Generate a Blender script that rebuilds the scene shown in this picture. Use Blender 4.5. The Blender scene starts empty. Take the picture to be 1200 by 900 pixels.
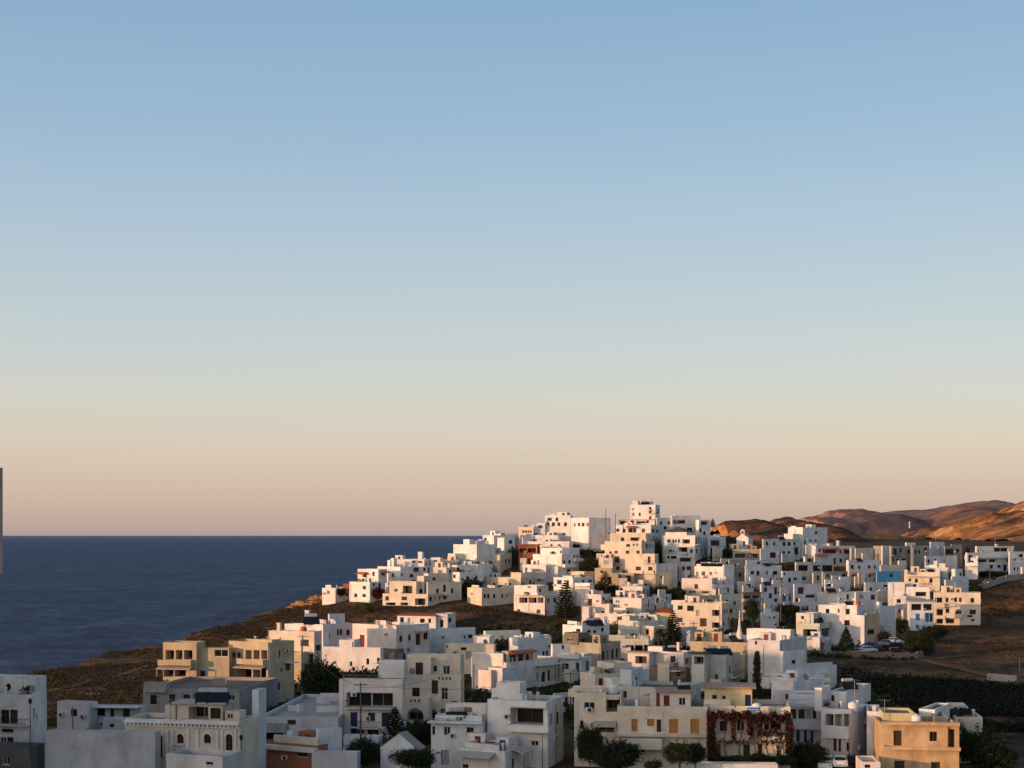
import bpy, bmesh, math, random
import numpy as np
from mathutils import Vector, Matrix
R0 = random.Random(7)
rad = math.radians
F = 1800.0; CX = 600.0; HY = 627.0; CAMZ = 48.0          # focal length and horizon of the survey, eye height above the sea
TILES = {'z1':(0,740,5.4545),'z2':(180,680,4.0909),'z3':(380,700,4.5),'z4':(560,700,4.5),'z5':(740,700,4.5),'z6':(940,700,4.5),
 'z7':(360,600,6.0),'z8':(540,580,5.625),'z9':(680,580,5.622),'z10':(840,580,5.622),'z11':(1000,570,4.735),'q2':(280,780,7.5),
 'q5':(830,790,8.183),'q6':(940,830,10.0),'q7':(860,690,11.25),'q8':(980,720,10.0),'p':(0,0,1.0)}
def tp(t, x, y):
    ox, oy, s = TILES[t]; return ox + x/s, oy + y/s
GY = [600,620,640,670,700,730,750,780,820,860,900,960,1100]
GD = [525,510,495,465,430,390,350,305,255,212,185,160,120]
def Dg(y): return float(np.interp(y, GY, GD))
def tanx(px): return (px-CX)/F
def zat(py, D): return CAMZ + (HY-py)/F*D

scene = bpy.context.scene
COL = scene.collection
# ------------------------------------------------------------------ materials
M = {}
def newmat(name):
    m = bpy.data.materials.new(name); m.use_nodes = True
    nt = m.node_tree; nt.nodes.clear()
    out = nt.nodes.new('ShaderNodeOutputMaterial'); b = nt.nodes.new('ShaderNodeBsdfPrincipled')
    nt.links.new(b.outputs[0], out.inputs[0])
    M[name] = m
    return m, nt, b, out
def N(nt, t, **k):
    n = nt.nodes.new(t)
    for a, v in k.items():
        if a in n.inputs: n.inputs[a].default_value = v
        else: setattr(n, a, v)
    return n
def c4(c): return (c[0], c[1], c[2], 1)
def ramp(nt, stops):
    r = nt.nodes.new('ShaderNodeValToRGB'); e = r.color_ramp.elements
    while len(e) > 1: e.remove(e[-1])
    e[0].position = stops[0][0]; e[0].color = c4(stops[0][1])
    for p, c in stops[1:]:
        x = e.new(p); x.color = c4(c)
    return r
def mix(nt, a, b, fac, mode='MIX'):
    n = nt.nodes.new('ShaderNodeMix'); n.data_type = 'RGBA'; n.blend_type = mode
    for s, v in ((n.inputs[0], fac), (n.inputs[6], a), (n.inputs[7], b)):
        if hasattr(v, 'is_output'): nt.links.new(v, s)
        elif isinstance(v, (int, float)): s.default_value = v
        else: s.default_value = c4(v)
    return n.outputs[2]
def pos(nt): return nt.nodes.new('ShaderNodeNewGeometry').outputs['Position']
def noise(nt, vec, scale, detail=3, rough=.55, stretch=None):
    if stretch:
        mp = nt.nodes.new('ShaderNodeMapping'); mp.inputs['Scale'].default_value = stretch
        nt.links.new(vec, mp.inputs['Vector']); vec = mp.outputs[0]
    n = N(nt, 'ShaderNodeTexNoise', Scale=scale, Detail=detail, Roughness=rough); nt.links.new(vec, n.inputs['Vector'])
    return n.outputs['Fac']
def bump(nt, b, h, strength, dist):
    n = N(nt, 'ShaderNodeBump', Strength=strength, Distance=dist)
    nt.links.new(h, n.inputs['Height']); nt.links.new(n.outputs[0], b.inputs['Normal'])
def plaster(name, col, dirt=.35, rough=.9):
    m, nt, b, o = newmat(name); p = pos(nt)
    big = noise(nt, p, .35, 6); streak = noise(nt, p, 1.0, 6, .75, (.55, .55, .22)); fine = noise(nt, p, 3.5, 5, .7)
    r1 = ramp(nt, [(.32, (.72,.71,.71)), (.6, (1,1,1))]); nt.links.new(big, r1.inputs[0])
    r2 = ramp(nt, [(.34, (.62,.58,.55)), (.60, (1,1,1))]); nt.links.new(streak, r2.inputs[0])
    r3 = ramp(nt, [(.3, (.86,.85,.84)), (.65, (1,1,1))]); nt.links.new(fine, r3.inputs[0])
    c = mix(nt, col, r1.outputs[0], .8, 'MULTIPLY'); c = mix(nt, c, r2.outputs[0], dirt, 'MULTIPLY'); c = mix(nt, c, r3.outputs[0], .8, 'MULTIPLY')
    nt.links.new(c, b.inputs['Base Color']); b.inputs['Roughness'].default_value = rough
    b.inputs['Specular IOR Level'].default_value = .03 if name.startswith('roof') else .08
    bump(nt, b, fine, .35, .06)
    return m
def plain(name, col, rough=.7, metal=0, var=.3, spec=.3):
    m, nt, b, o = newmat(name); p = pos(nt)
    n = noise(nt, p, 2.5, 4, .65); r = ramp(nt, [(.3, tuple(x*(1-var) for x in col)), (.7, col)]); nt.links.new(n, r.inputs[0])
    nt.links.new(r.outputs[0], b.inputs['Base Color']); b.inputs['Roughness'].default_value = rough; b.inputs['Metallic'].default_value = metal
    b.inputs['Specular IOR Level'].default_value = spec
    return m
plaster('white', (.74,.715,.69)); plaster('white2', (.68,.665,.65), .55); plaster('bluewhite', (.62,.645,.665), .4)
plaster('cream', (.66,.575,.465)); plaster('pinkwhite', (.71,.64,.59)); plaster('ochre', (.50,.41,.275), .4); plaster('shadedwhite', (.52,.53,.54), .6); plaster('dullgrey', (.13,.135,.13), .6); plaster('postgrey', (.09,.115,.15), .6); plaster('sand', (.56,.40,.235), .9)  # white of the front walls is darkened to carry the foreground shade
plaster('olive', (.36,.34,.28), .5); plaster('grey', (.33,.32,.31), .6); plaster('mint', (.56,.60,.565), .4); plaster('yellow', (.62,.52,.30), .4)
plaster('palegreen', (.56,.56,.49), .4); plaster('skyblue', (.10,.36,.62), .2); plaster('terracotta', (.36,.15,.09), .5)
plaster('redbrown', (.28,.09,.05), .3); plaster('lavender', (.58,.56,.585), .4); plaster('stone', (.20,.165,.125), .6)
plaster('roof_white', (.40,.37,.345), .6); plaster('roof_grey', (.22,.19,.17), .6); plaster('roof_dark', (.10,.09,.085), .4)
plain('frame', (.60,.60,.60)); plain('frame_brown', (.13,.06,.03)); plain('glass', (.010,.011,.014), .2, spec=.25, var=.1)
plain('shutter_blue', (.02,.035,.11)); plain('shutter_bright', (.04,.16,.42)); plain('shutter_wood', (.44,.20,.055)); plain('shutter_red', (.16,.03,.015))
plain('shutter_grey', (.36,.35,.33)); plain('shutter_brown', (.05,.03,.02)); plain('metal_dark', (.03,.03,.035), .5, .5); plain('metal_grey', (.25,.25,.26), .5, .6)
plain('canopy_orange', (.42,.09,.03)); plain('canopy_grey', (.40,.36,.31)); plain('solar', (.008,.010,.018), .35, spec=.25); plain('tank', (.45,.44,.42), .4, .3)
plain('wood_pole', (.10,.07,.05)); plain('concrete_pole', (.36,.30,.25)); plain('path', (.17,.115,.07), .9, spec=0); plain('lane', (.085,.06,.042), .9, spec=0); plain('road', (.085,.07,.06), .9, spec=0); plain('rubber', (.015,.015,.015))
plain('car_white', (.60,.60,.60), .3, spec=.5, var=.05); plain('car_silver', (.30,.31,.33), .3, .5, .05); plain('car_blue', (.05,.14,.30), .3, 0, .05)
plain('car_dark', (.02,.022,.03), .3, 0, .05); plain('car_red', (.05,.008,.008), .3, 0, .05); plain('car_pale', (.35,.46,.52), .35, 0, .05); plain('plastic_white', (.7,.7,.7), .4)
plain('tail_red', (.3,.01,.01), .3); plain('sign_blue', (.03,.12,.42), .5); plain('sign_white', (.75,.75,.75), .5)
def tiles(name, col):
    m, nt, b, o = newmat(name); p = pos(nt)
    n = noise(nt, p, 1.2, 4, .7); r = ramp(nt, [(.3, tuple(x*.55 for x in col)), (.7, col)]); nt.links.new(n, r.inputs[0])
    w = N(nt, 'ShaderNodeTexWave', Scale=2.2, Distortion=.4); nt.links.new(p, w.inputs['Vector'])
    nt.links.new(r.outputs[0], b.inputs['Base Color']); b.inputs['Roughness'].default_value = .85; bump(nt, b, w.outputs['Fac'], .8, .08)
tiles('roof_tiles', (.30,.07,.035)); tiles('roof_tiles_pale', (.42,.28,.20))
def foliage(name, a, b_):
    m, nt, b, o = newmat(name); p = pos(nt)
    n = noise(nt, p, 1.6, 3, .7); r = ramp(nt, [(.3, a), (.7, b_)]); nt.links.new(n, r.inputs[0])
    oi = nt.nodes.new('ShaderNodeObjectInfo')
    c = mix(nt, r.outputs[0], tuple(x*.6 for x in a), .0)
    nt.links.new(r.outputs[0], b.inputs['Base Color']); b.inputs['Roughness'].default_value = .8; b.inputs['Specular IOR Level'].default_value = .15
foliage('leaf', (.010,.014,.006), (.030,.040,.016)); foliage('leaf_norfolk', (.009,.013,.007), (.026,.036,.018)); foliage('leaf_palm', (.018,.025,.010), (.05,.06,.025))
foliage('leaf_reed', (.005,.007,.004), (.013,.016,.008)); foliage('leaf_dry', (.045,.026,.010), (.13,.075,.033)); foliage('leaf_crimson', (.022,.005,.007), (.095,.013,.018))
foliage('leaf_red', (.06,.008,.01), (.25,.03,.03)); foliage('leaf_scrub', (.022,.018,.008), (.07,.05,.022)); foliage('leaf_light', (.03,.038,.014), (.08,.085,.04)); plain('bark', (.07,.05,.035), .9)
# ------------------------------------------------------------------ object helpers
class MB:
    """collects polygons; build() links them as one mesh object (local to an origin)"""
    def __init__(s): s.v = []; s.f = []
    def poly(s, pts):
        n = len(s.v); s.v += [tuple(p) for p in pts]; s.f.append(tuple(range(n, n+len(pts))))
    def box(s, o, ax, ay, az):           # corner + three edge vectors
        o = Vector(o); ax = Vector(ax); ay = Vector(ay); az = Vector(az)
        P = [o, o+ax, o+ax+ay, o+ay, o+az, o+ax+az, o+ax+ay+az, o+ay+az]
        n = len(s.v); s.v += [tuple(p) for p in P]
        s.f += [tuple(n+i for i in q) for q in ((0,3,2,1),(4,5,6,7),(0,1,5,4),(1,2,6,5),(2,3,7,6),(3,0,4,7))]
    def cbox(s, c, w, d, h, a=0):        # centred on c in plan, base at c.z
        ca, sa = math.cos(a), math.sin(a); ux = Vector((ca, sa, 0)); uy = Vector((-sa, ca, 0)); c = Vector(c)
        s.box(c-ux*w/2-uy*d/2, ux*w, uy*d, (0,0,h))
    def tube(s, pts, radii, n=8, cap=True):
        pts = [Vector(p) for p in pts]; rings = []
        for i, p in enumerate(pts):
            d = (pts[min(i+1, len(pts)-1)] - pts[max(i-1, 0)]).normalized()
            a = d.orthogonal().normalized(); b = d.cross(a); st = len(s.v)
            for k in range(n):
                t = 2*math.pi*k/n; s.v.append(tuple(p + (a*math.cos(t)+b*math.sin(t))*radii[i]))
            rings.append(st)
        for i in range(len(rings)-1):
            for k in range(n):
                k2 = (k+1) % n; s.f.append((rings[i]+k, rings[i]+k2, rings[i+1]+k2, rings[i+1]+k))
        if cap: s.f.append(tuple(rings[-1]+k for k in range(n))); s.f.append(tuple(rings[0]+k for k in reversed(range(n))))
    def lathe(s, c, prof, n=12):
        c = Vector(c); st = len(s.v)
        for r, z in prof:
            for k in range(n): s.v.append((c.x+r*math.cos(2*math.pi*k/n), c.y+r*math.sin(2*math.pi*k/n), c.z+z))
        for i in range(len(prof)-1):
            for k in range(n):
                k2 = (k+1) % n; s.f.append((st+i*n+k, st+i*n+k2, st+(i+1)*n+k2, st+(i+1)*n+k))
    def build(s, name, mat, parent=None, origin=(0,0,0), smooth=False):
        me = bpy.data.meshes.new(name); O = Vector(origin)
        me.from_pydata([tuple(Vector(v)-O) for v in s.v], [], s.f); me.materials.append(M[mat])
        if smooth: me.shade_smooth()
        o = bpy.data.objects.new(name, me); COL.objects.link(o)
        if parent: o.parent = parent
        else: o.location = O
        return o
def tag(o, label=None, cat=None, group=None, kind=None):
    if label: o['label'] = label
    if cat: o['category'] = cat
    if group: o['group'] = group
    if kind: o['kind'] = kind
    return o
def empty(name, loc, label, cat, group=None):
    o = bpy.data.objects.new(name, None); o.location = loc; o.empty_display_size = .5; COL.objects.link(o)
    return tag(o, label, cat, group)
def copy_tree(o, parent=None):
    c = o.copy(); COL.objects.link(c); c.parent = parent
    for ch in list(o.children): copy_tree(ch, c)
    return c
# ------------------------------------------------------------------ houses
CTRL = []          # ground control points X, Y, z, weight
HOUSES = {}
CAM = Vector((0, 0, CAMZ))
def hit(px, py, P0, n):
    d = Vector(((px-CX)/F, 1, (HY-py)/F)); t = (P0-CAM).dot(n)/d.dot(n)
    return CAM + d*t
KMAT = {'k':'shutter_blue','b':'shutter_bright','o':'shutter_wood','r':'shutter_red','s':'shutter_grey','n':'shutter_brown','d':'shutter_brown'}
BLANK = [False]
def volume(t, xL, xC, xR, yt, D, th, zb, mat, ops, root, wall, roofkind='flat', depth=None, cap=16, roofmat='roof_white', jr=None, dcode=''):
    O = root.location.copy(); O = Vector(O)
    pL, _ = tp(t, xL, 0); pC, py = tp(t, xC, yt); pR, _ = tp(t, xR, yt)
    a = rad(th); ca, sa = math.cos(a), math.sin(a)
    tl, tc, tr = tanx(pL), tanx(pC), tanx(pR)
    Xc = tc*D; zt = zat(py, D)
    uL = Vector((-ca, sa, 0)); uR = Vector((sa, ca, 0)); C = Vector((Xc, D, 0))
    L = (Xc - tl*D)/max(.08, ca + tl*sa); L = max(.5, min(L, 60))
    den = sa - tr*ca
    if depth: Rr = depth
    elif pR-pC > 1 and den > .03: Rr = max(2.0, min((tr*D-Xc)/den, cap if th < 40 else 60))
    else: Rr = min(cap, 8)
    A = C + uL*L; B = C + uR*Rr; E = A + uR*Rr
    nL = Vector((-sa, -ca, 0)); nR = Vector((ca, -sa, 0)); up = Vector((0,0,1))
    par = .55 if roofkind == 'flat' and zt-zb > 2.3 else .3
    faces = {'L':(A, -uL, nL, L), 'R':(C, uR, nR, Rr)}
    rects = {'L':[], 'R':[]}; extras = []
    for op in ops:
        k = op[0]
        x0, y0 = tp(t, op[1], op[2]); x1, y1 = tp(t, op[3], op[4])
        fc = 'L' if (x0+x1)/2 <= pC + .2 else 'R'
        P0, u, n, ln = faces[fc]
        P0z = P0 + up*0
        def uv(px, py_):
            h = hit(px, py_, P0z, n); return (h-P0z).dot(u), h.z
        ym = (y0+y1)/2
        u0, va = uv(x0, y0); u1, vb = uv(x1, y1)
        if fc == 'L': v1 = uv((x0+x1)/2, y0)[1]; v0 = uv((x0+x1)/2, y1)[1]
        else: v1 = uv((x0+x1)/2, y0)[1]; v0 = uv((x0+x1)/2, y1)[1]
        if k in 'wkbornsdaAlz':
            u0 = max(.12, u0); u1 = min(ln-.12, u1); v0 = max(v0, zb+.1); v1 = min(v1, zt-.18)
            if u1-u0 < .25 or v1-v0 < .3: continue
            if any(not (u1+.08 < q[0] or u0-.08 > q[1] or v1+.08 < q[2] or v0-.08 > q[3]) for q in rects[fc]): continue
            dep = {'l':2.2,'A':1.6,'z':3.0}.get(k, .2)
            dep = min(dep, (Rr if fc == 'L' else L)*.7, 9 if fc == 'L' else .8)
            rects[fc].append((u0, u1, v0, v1, k, dep))
        else:
            extras.append((k, fc, u0, u1, v0, v1))
    hgt = zt-zb-5 if zb < zat(tp(t, xC, yt)[1], D)-6 else zt-zb
    rr_ = random.Random(int(xL*7+yt*13+D)); auto = [] 
    if not BLANK[0] and D > 175:
        for fc in 'LR':
            P0, u, n, ln = faces[fc]
            if ln < 2.6: continue
            lev = 0
            while True:
                vt = zt-.75-lev*3.0
                if vt-1.5 < max(zb+.3, zt-hgt+.2) or lev > 3: break
                nx_ = int(ln/2.7); pr = (.6 if D > 300 else .26)
                for q in range(nx_):
                    if rr_.random() > pr: continue
                    cu = ln*(q+.5)/nx_+rr_.uniform(-.4,.4); k = rr_.choice('wwwwndkdsw'); hh = 2.0 if k == 'd' or (k == 'w' and rr_.random() < .25) else rr_.uniform(.9,1.35); ww = rr_.uniform(.85,1.75) if D > 300 else rr_.uniform(.75,1.3)
                    a0, a1, b0, b1 = cu-ww/2, cu+ww/2, vt-hh, vt
                    if a0 < .3 or a1 > ln-.3 or b0 < zb+.2: continue
                    if any(not (a1+.35 < q2[0] or a0-.35 > q2[1] or b1+.35 < q2[2] or b0-.35 > q2[3]) for q2 in rects[fc]): continue
                    if any(e[1] == fc and e[0] in 'BRSCGO' and not (a1 < e[2] or a0 > e[3] or b1 < e[4]-.2 or b0 > e[5]+1.2) for e in extras): continue
                    rects[fc].append((a0, a1, b0, b1, k, .2))
                    if hh < 1.8 and rr_.random() < .10: extras.append((rr_.choice('OGC'), fc, max(0, a0-.5), min(ln, a1+.5), b1-.1, b1+.25))
                    if hh > 1.8 and lev < 3 and b0-1.5 > zt-hgt and rr_.random() < .65: extras.append((rr_.choice('BR'), fc, max(0, a0-.9), min(ln, a1+.9), b0-.05, b0+.9))
                lev += 1
    wb = wall
    for fc in 'LR':
        P0, u, n, ln = faces[fc]; rs = rects[fc]
        us = sorted(set([0, ln] + [q[0] for q in rs] + [q[1] for q in rs])); vs = sorted(set([zb, zt] + [q[2] for q in rs] + [q[3] for q in rs]))
        def pt(uu, vv, dd=0): return P0 + u*uu + up*vv + n*dd
        for i in range(len(us)-1):
            for j in range(len(vs)-1):
                cu, cv = (us[i]+us[i+1])/2, (vs[j]+vs[j+1])/2
                if any(q[0] < cu < q[1] and q[2] < cv < q[3] for q in rs): continue
                wb.poly([pt(us[i], vs[j]), pt(us[i+1], vs[j]), pt(us[i+1], vs[j+1]), pt(us[i], vs[j+1])])
        for (u0, u1, v0, v1, k, dep) in rs:
            wb.poly([pt(u0,v0), pt(u0,v0,-dep), pt(u0,v1,-dep), pt(u0,v1)]); wb.poly([pt(u1,v0), pt(u1,v1), pt(u1,v1,-dep), pt(u1,v0,-dep)])
            wb.poly([pt(u0,v1), pt(u0,v1,-dep), pt(u1,v1,-dep), pt(u1,v1)]); wb.poly([pt(u0,v0), pt(u1,v0), pt(u1,v0,-dep), pt(u0,v0,-dep)])
            w = u1-u0; h = v1-v0
            if k in 'lAz':
                wb.poly([pt(u0,v0,-dep), pt(u1,v0,-dep), pt(u1,v1,-dep), pt(u0,v1,-dep)])
            if k in 'aA':
                r = min(w/2, h*.6); um = (u0+u1)/2; dd = -.004
                for sgn in (-1, 1):
                    e = um+sgn*w/2; pts = [pt(e, v1, dd)]
                    arc = [pt(um+sgn*w/2*math.cos(q*math.pi/12), v1-r+r*math.sin(q*math.pi/12), dd) for q in range(7)]
                    for q in range(6):
                        wb.poly([pts[0], arc[q], arc[q+1]] if sgn > 0 else [pts[0], arc[q+1], arc[q]])
            if k in 'lAz' and w > 1.0:      # glazed doors, widened as dark panels to stand in for recess shade
                nn = max(1, int(w/2.6))
                for q in range(nn):
                    cu = u0 + w*(q+.5)/nn; ww = w/nn*(.95 if k != 'l' else .9); hh = h*.90 if k == 'l' else (h*.66 if k == 'A' else h*.94)
                    g = MB(); g.box(pt(cu-ww/2, v0+.02, -dep+.06), u*ww, n*-.05, up*hh)
                    d_ = g.build('glass_door', 'frame_brown' if (q+int(D)) % 4 else 'shutter_grey', root, O)
                    g = MB(); g.box(pt(cu-ww/2+.08, v0+.12, -dep+.085), u*(ww/2-.12), n*-.02, up*(hh-.25)); g.box(pt(cu+.04, v0+.12, -dep+.085), u*(ww/2-.12), n*-.02, up*(hh-.25))
                    g.build('pane', 'glass', d_, O)
            if k in 'wa':
                fr = MB(); ft = min(.07, w*.08)
                z_ = -dep+.002
                fr.box(pt(u0, v0, z_), u*ft, n*.06, up*h); fr.box(pt(u1-ft, v0, z_), u*ft, n*.06, up*h)
                fr.box(pt(u0+ft, v0, z_), u*(w-2*ft), n*.06, up*ft); fr.box(pt(u0+ft, v1-ft, z_), u*(w-2*ft), n*.06, up*ft)
                if D < 300 and w > .7: fr.box(pt((u0+u1)/2-.03, v0+ft, z_), u*.06, n*.05, up*(h-2*ft))
                if D < 300 and h > 1.4: fr.box(pt(u0+ft, v0+h*.62, z_), u*(w/2-ft-.03), n*.04, up*.05); fr.box(pt((u0+u1)/2+.03, v0+h*.62, z_), u*(w/2-ft-.03), n*.04, up*.05)
                fo = fr.build('window', 'frame_brown' if (int(u0*7+D)) % 3 else 'frame', root, O)
                g = MB(); g.poly([pt(u0,v0,-dep-.01+.03), pt(u1,v0,-dep+.02), pt(u1,v1,-dep+.02), pt(u0,v1,-dep+.02)]); po = g.build('pane', 'glass', fo, O)
                if h < 1.9 and v0 > zb+1:
                    s_ = MB(); s_.box(pt(u0-.1, v0-.08, -.02), u*(w+.2), n*.12, up*.075); s_.build('sill', 'white2', fo, O)
            elif k in 'kbornsd':
                nm = 'door' if (h > 1.75 or k == 'd') else 'shutter'
                g = MB(); g.poly([pt(u0,v0,-dep), pt(u1,v0,-dep), pt(u1,v1,-dep), pt(u0,v1,-dep)])
                g2 = g; ft = .06
                for q in (0, 1):
                    a0 = u0 + q*w/2 + .02; ww = w/2-.04
                    for i2 in range(max(3, int(h/.22)) if D < 230 else 3):
                        nn = max(3, int(h/.22)) if D < 230 else 3
                        g2.box(pt(a0+.05, v0+.06+i2*(h-.1)/nn, -dep+.004), u*(ww-.1), n*.03, up*((h-.1)/nn*.62))
                    g2.box(pt(a0, v0, -dep+.004), u*.05, n*.05, up*h); g2.box(pt(a0+ww-.05, v0, -dep+.004), u*.05, n*.05, up*h)
                g2.build(nm, KMAT[k], root, O)
    # other two walls
    wb.poly([B+up*zb, E+up*zb, E+up*zt, B+up*zt]); wb.poly([E+up*zb, A+up*zb, A+up*zt, E+up*zt])
    ring = [A, C, B, E]; cen = (A+B)/2
    if roofkind == 'flat':
        T = .24
        inn = [A-uL*T+uR*T, C+uL*T+uR*T, B+uL*T-uR*T, E-uL*T-uR*T]
        for i in range(4):
            j = (i+1) % 4
            wb.poly([ring[i]+up*zt, ring[j]+up*zt, inn[j]+up*zt, inn[i]+up*zt]); wb.poly([inn[i]+up*zt, inn[j]+up*zt, inn[j]+up*(zt-par), inn[i]+up*(zt-par)])
        rf = MB(); rf.poly([p+up*(zt-par+.006) for p in inn]); 
        ro = rf.build('roof', roofmat, root, O)
    else:
        e = .35; rf = MB(); slab = [A+(uL-uR)*e, C-(uL+uR)*e, B+(uR-uL)*e, E+(uL+uR)*e]
        mw = min(L, Rr)
        if roofkind == 'hip':
            hh = mw*.22
            if L >= Rr: r0 = (A+E)/2 - uL*Rr*.5; r1 = (C+B)/2 + uL*Rr*.5
            else: r0 = (A+C)/2 + uR*L*.5; r1 = (B+E)/2 - uR*L*.5
            if (r0-r1).length < .1: r1 = r0 + uR*.1
            z0 = zt+.12
            Q = [p+up*z0 for p in slab]; r0 = r0+up*(z0+hh); r1 = r1+up*(z0+hh)
            if L >= Rr: rf.poly([Q[0],Q[1],r1,r0]); rf.poly([Q[1],Q[2],r1]); rf.poly([Q[2],Q[3],r0,r1]); rf.poly([Q[3],Q[0],r0])
            else: rf.poly([Q[0],Q[1],r0]); rf.poly([Q[1],Q[2],r1,r0]); rf.poly([Q[2],Q[3],r1]); rf.poly([Q[3],Q[0],r0,r1])
            rf.poly([p+up*zt for p in reversed(slab)])
            for i in range(4): j = (i+1) % 4; rf.poly([slab[i]+up*zt, slab[j]+up*zt, slab[j]+up*z0, slab[i]+up*z0])
        elif roofkind == 'gable':       # ridge runs away from the L face
            hh = L*.36; r0 = (A+C)/2+up*(zt+hh); r1 = (B+E)/2+up*(zt+hh)
            wb.poly([A+up*zt, C+up*zt, r0]); wb.poly([B+up*zt, E+up*zt, r1])
            e2 = .15; g0 = r0+up*.1-uR*e2; g1 = r1+up*.1+uR*e2
            rf.poly([A+up*(zt-.02)-uR*e2+uL*e2, g0, g1, E+up*(zt-.02)+uR*e2+uL*e2]); rf.poly([C+up*(zt-.02)-uR*e2-uL*e2, B+up*(zt-.02)+uR*e2-uL*e2, g1, g0])
        elif roofkind == 'slab':
            rf.box(A+(uL-uR)*.5+up*(zt+.01), -uL*(L+1), uR*(Rr+1), up*.22)
        rf.build('roof', roofmat, root, O)
    # extras
    for (k, fc, u0, u1, v0, v1) in extras:
        P0, u, n, ln = faces[fc]
        def pt(uu, vv, dd=0): return P0 + u*uu + up*vv + n*dd
        u0 = max(u0, -.6); u1 = min(u1, ln+.4) if k != 'c' else u1; w = u1-u0; h = v1-v0
        if k not in 'cP' and w < .4: continue
        if k == 'B':
            g = MB(); d = 1.15; g.box(pt(u0, v0, 0.003), u*w, n*d, up*.16)
            g.box(pt(u0, v0+.16, d-.14), u*w, n*.14, up*max(.25, h-.16)); g.box(pt(u0, v0+.16, .003), u*.13, n*(d-.145), up*max(.25, h-.16)); g.box(pt(u1-.13, v0+.16, .003), u*.13, n*(d-.145), up*max(.25, h-.16))
            g.build('balcony', mat, root, O)
        elif k == 'S':
            g = MB(); g.box(pt(u0, v0, .003), u*w, n*.9, up*max(.15, h)); g.build('slab', 'pinkwhite' if mat == 'terracotta' else mat, root, O)
        elif k == 'R':
            d = 1.1; g = MB(); g.box(pt(u0, v0-.14, .003), u*w, n*d, up*.14); bo = g.build('balcony', mat, root, O)
            g = MB(); g.box(pt(u0, v0+h-.04, d-.05), u*w, n*.04, up*.04); g.box(pt(u0, v0+.08, d-.05), u*w, n*.03, up*.03)
            nb = max(3, int(w/.16)) if D < 260 else max(3, int(w/.35))
            for q in range(nb+1): g.box(pt(u0+w*q/nb-.012, v0, d-.045), u*.025, n*.02, up*h)
            g.box(pt(u0, v0+h-.04, .01), u*.03, n*(d-.06), up*.04); g.box(pt(u1-.03, v0+h-.04, .01), u*.03, n*(d-.06), up*.04)
            g.build('railing', 'metal_dark', bo, O)
        elif k == 'T':            # railing or fence standing on the roof edge
            g = MB(); g.box(pt(u0, v1-.05, -.15), u*w, n*.05, up*.05); nb = max(2, int(w/1.6))
            for q in range(nb+1): g.box(pt(u0+w*q/nb-.03, v0, -.15), u*.06, n*.05, up*h)
            g.box(pt(u0, v0+h*.5, -.14), u*w, n*.03, up*.03); g.build('roof_railing', 'metal_grey', root, O)
        elif k in 'COG':
            g = MB(); d = 1.6; drop = .45 if k != 'C' else .0; th_ = .12
            a0, a1, b0, b1 = pt(u0, v1, .003), pt(u1, v1, .003), pt(u1, v1-drop, d), pt(u0, v1-drop, d)
            dn = up*-th_
            g = MB(); g.poly([a0, b1, b0, a1]); g.poly([a0+dn, a1+dn, b0+dn, b1+dn]); g.poly([b1, b1+dn, b0+dn, b0]); g.poly([a0, a0+dn, b1+dn, b1]); g.poly([a1, b0, b0+dn, a1+dn])
            if v0 < v1-1.2:
                for uu in (u0+.05, u1-.13): g.box(pt(uu, v0, d-.1), u*.08, n*-.08, up*(v1-drop-th_-v0))
            g.build('canopy', {'C':'white2','O':'canopy_orange','G':'canopy_grey'}[k], root, O)
        elif k == 'V':            # row of slots / balustrade cut marks: small raised bars
            g = MB(); nb = max(3, int(w/.45))
            for q in range(nb): g.box(pt(u0+w*(q+.2)/nb, v0, .003), u*(w/nb*.45), n*.02, up*h)
            g.build('balustrade_slots', 'shutter_red', root, O)
        elif k == 'K':            # cornice with brackets
            g = MB(); g.box(pt(u0, v0+h*.55, .003), u*w, n*.55, up*h*.45); g.box(pt(u0, v0, .003), u*w, n*.2, up*h*.2)
            nb = int(w/.5)
            for q in range(nb): g.box(pt(u0+w*(q+.25)/nb, v0+h*.2+.003, .003), u*.22, n*.42, up*(h*.35-.006))
            g.build('cornice', 'white', root, O)
        elif k == 'P':            # pilaster / column / arch surround
            g = MB(); g.box(pt(u0, v0, .003), u*w, n*.14, up*h); g.box(pt(u0-.08, v1-.25, .004), u*(w+.16), n*.2, up*.25); g.box(pt(u0-.08, v0, .004), u*(w+.16), n*.2, up*.3); g.build('pilaster', 'white', root, O)
        elif k == 'H':            # hood arch over an arched window
            g = MB(); um = (u0+u1)/2; r = w/2; zc = v1-r
            for q in range(10):
                t0, t1 = math.pi*q/10, math.pi*(q+1)/10; ri = r-.22
                pp = [pt(um+r*math.cos(t0), zc+r*math.sin(t0), .12), pt(um+r*math.cos(t1), zc+r*math.sin(t1), .12), pt(um+ri*math.cos(t1), zc+ri*math.sin(t1), .12), pt(um+ri*math.cos(t0), zc+ri*math.sin(t0), .12)]
                g.poly(pp); g.poly([pp[0], pp[0]-n*.12, pp[1]-n*.12, pp[1]]); g.poly([pp[3], pp[2], pp[2]-n*.12, pp[3]-n*.12])
            g.build('arch_moulding', 'white', root, O)
        elif k == 'c':
            back = 1.5; um = (u0+u1)/2; hh = max(v1-(zt-par), .5); ww = max(.45, min(w, 1.3))
            g = MB(); b_ = pt(um-ww/2, zt-par, -back)
            g.box(b_, u*ww, n*-ww, up*(hh-.12)); g.box(b_-u*.08+n*.08+up*(hh-.12), u*(ww+.16), n*-(ww+.16), up*.12)
            g.build('chimney', mat if (int(u0*3) % 3) else 'white', root, O)
    return dict(A=A, C=C, B=B, E=E, zt=zt, zb=zb, par=par, uL=uL, uR=uR, nL=nL, nR=nR, L=L, R=Rr, D=D)
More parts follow.
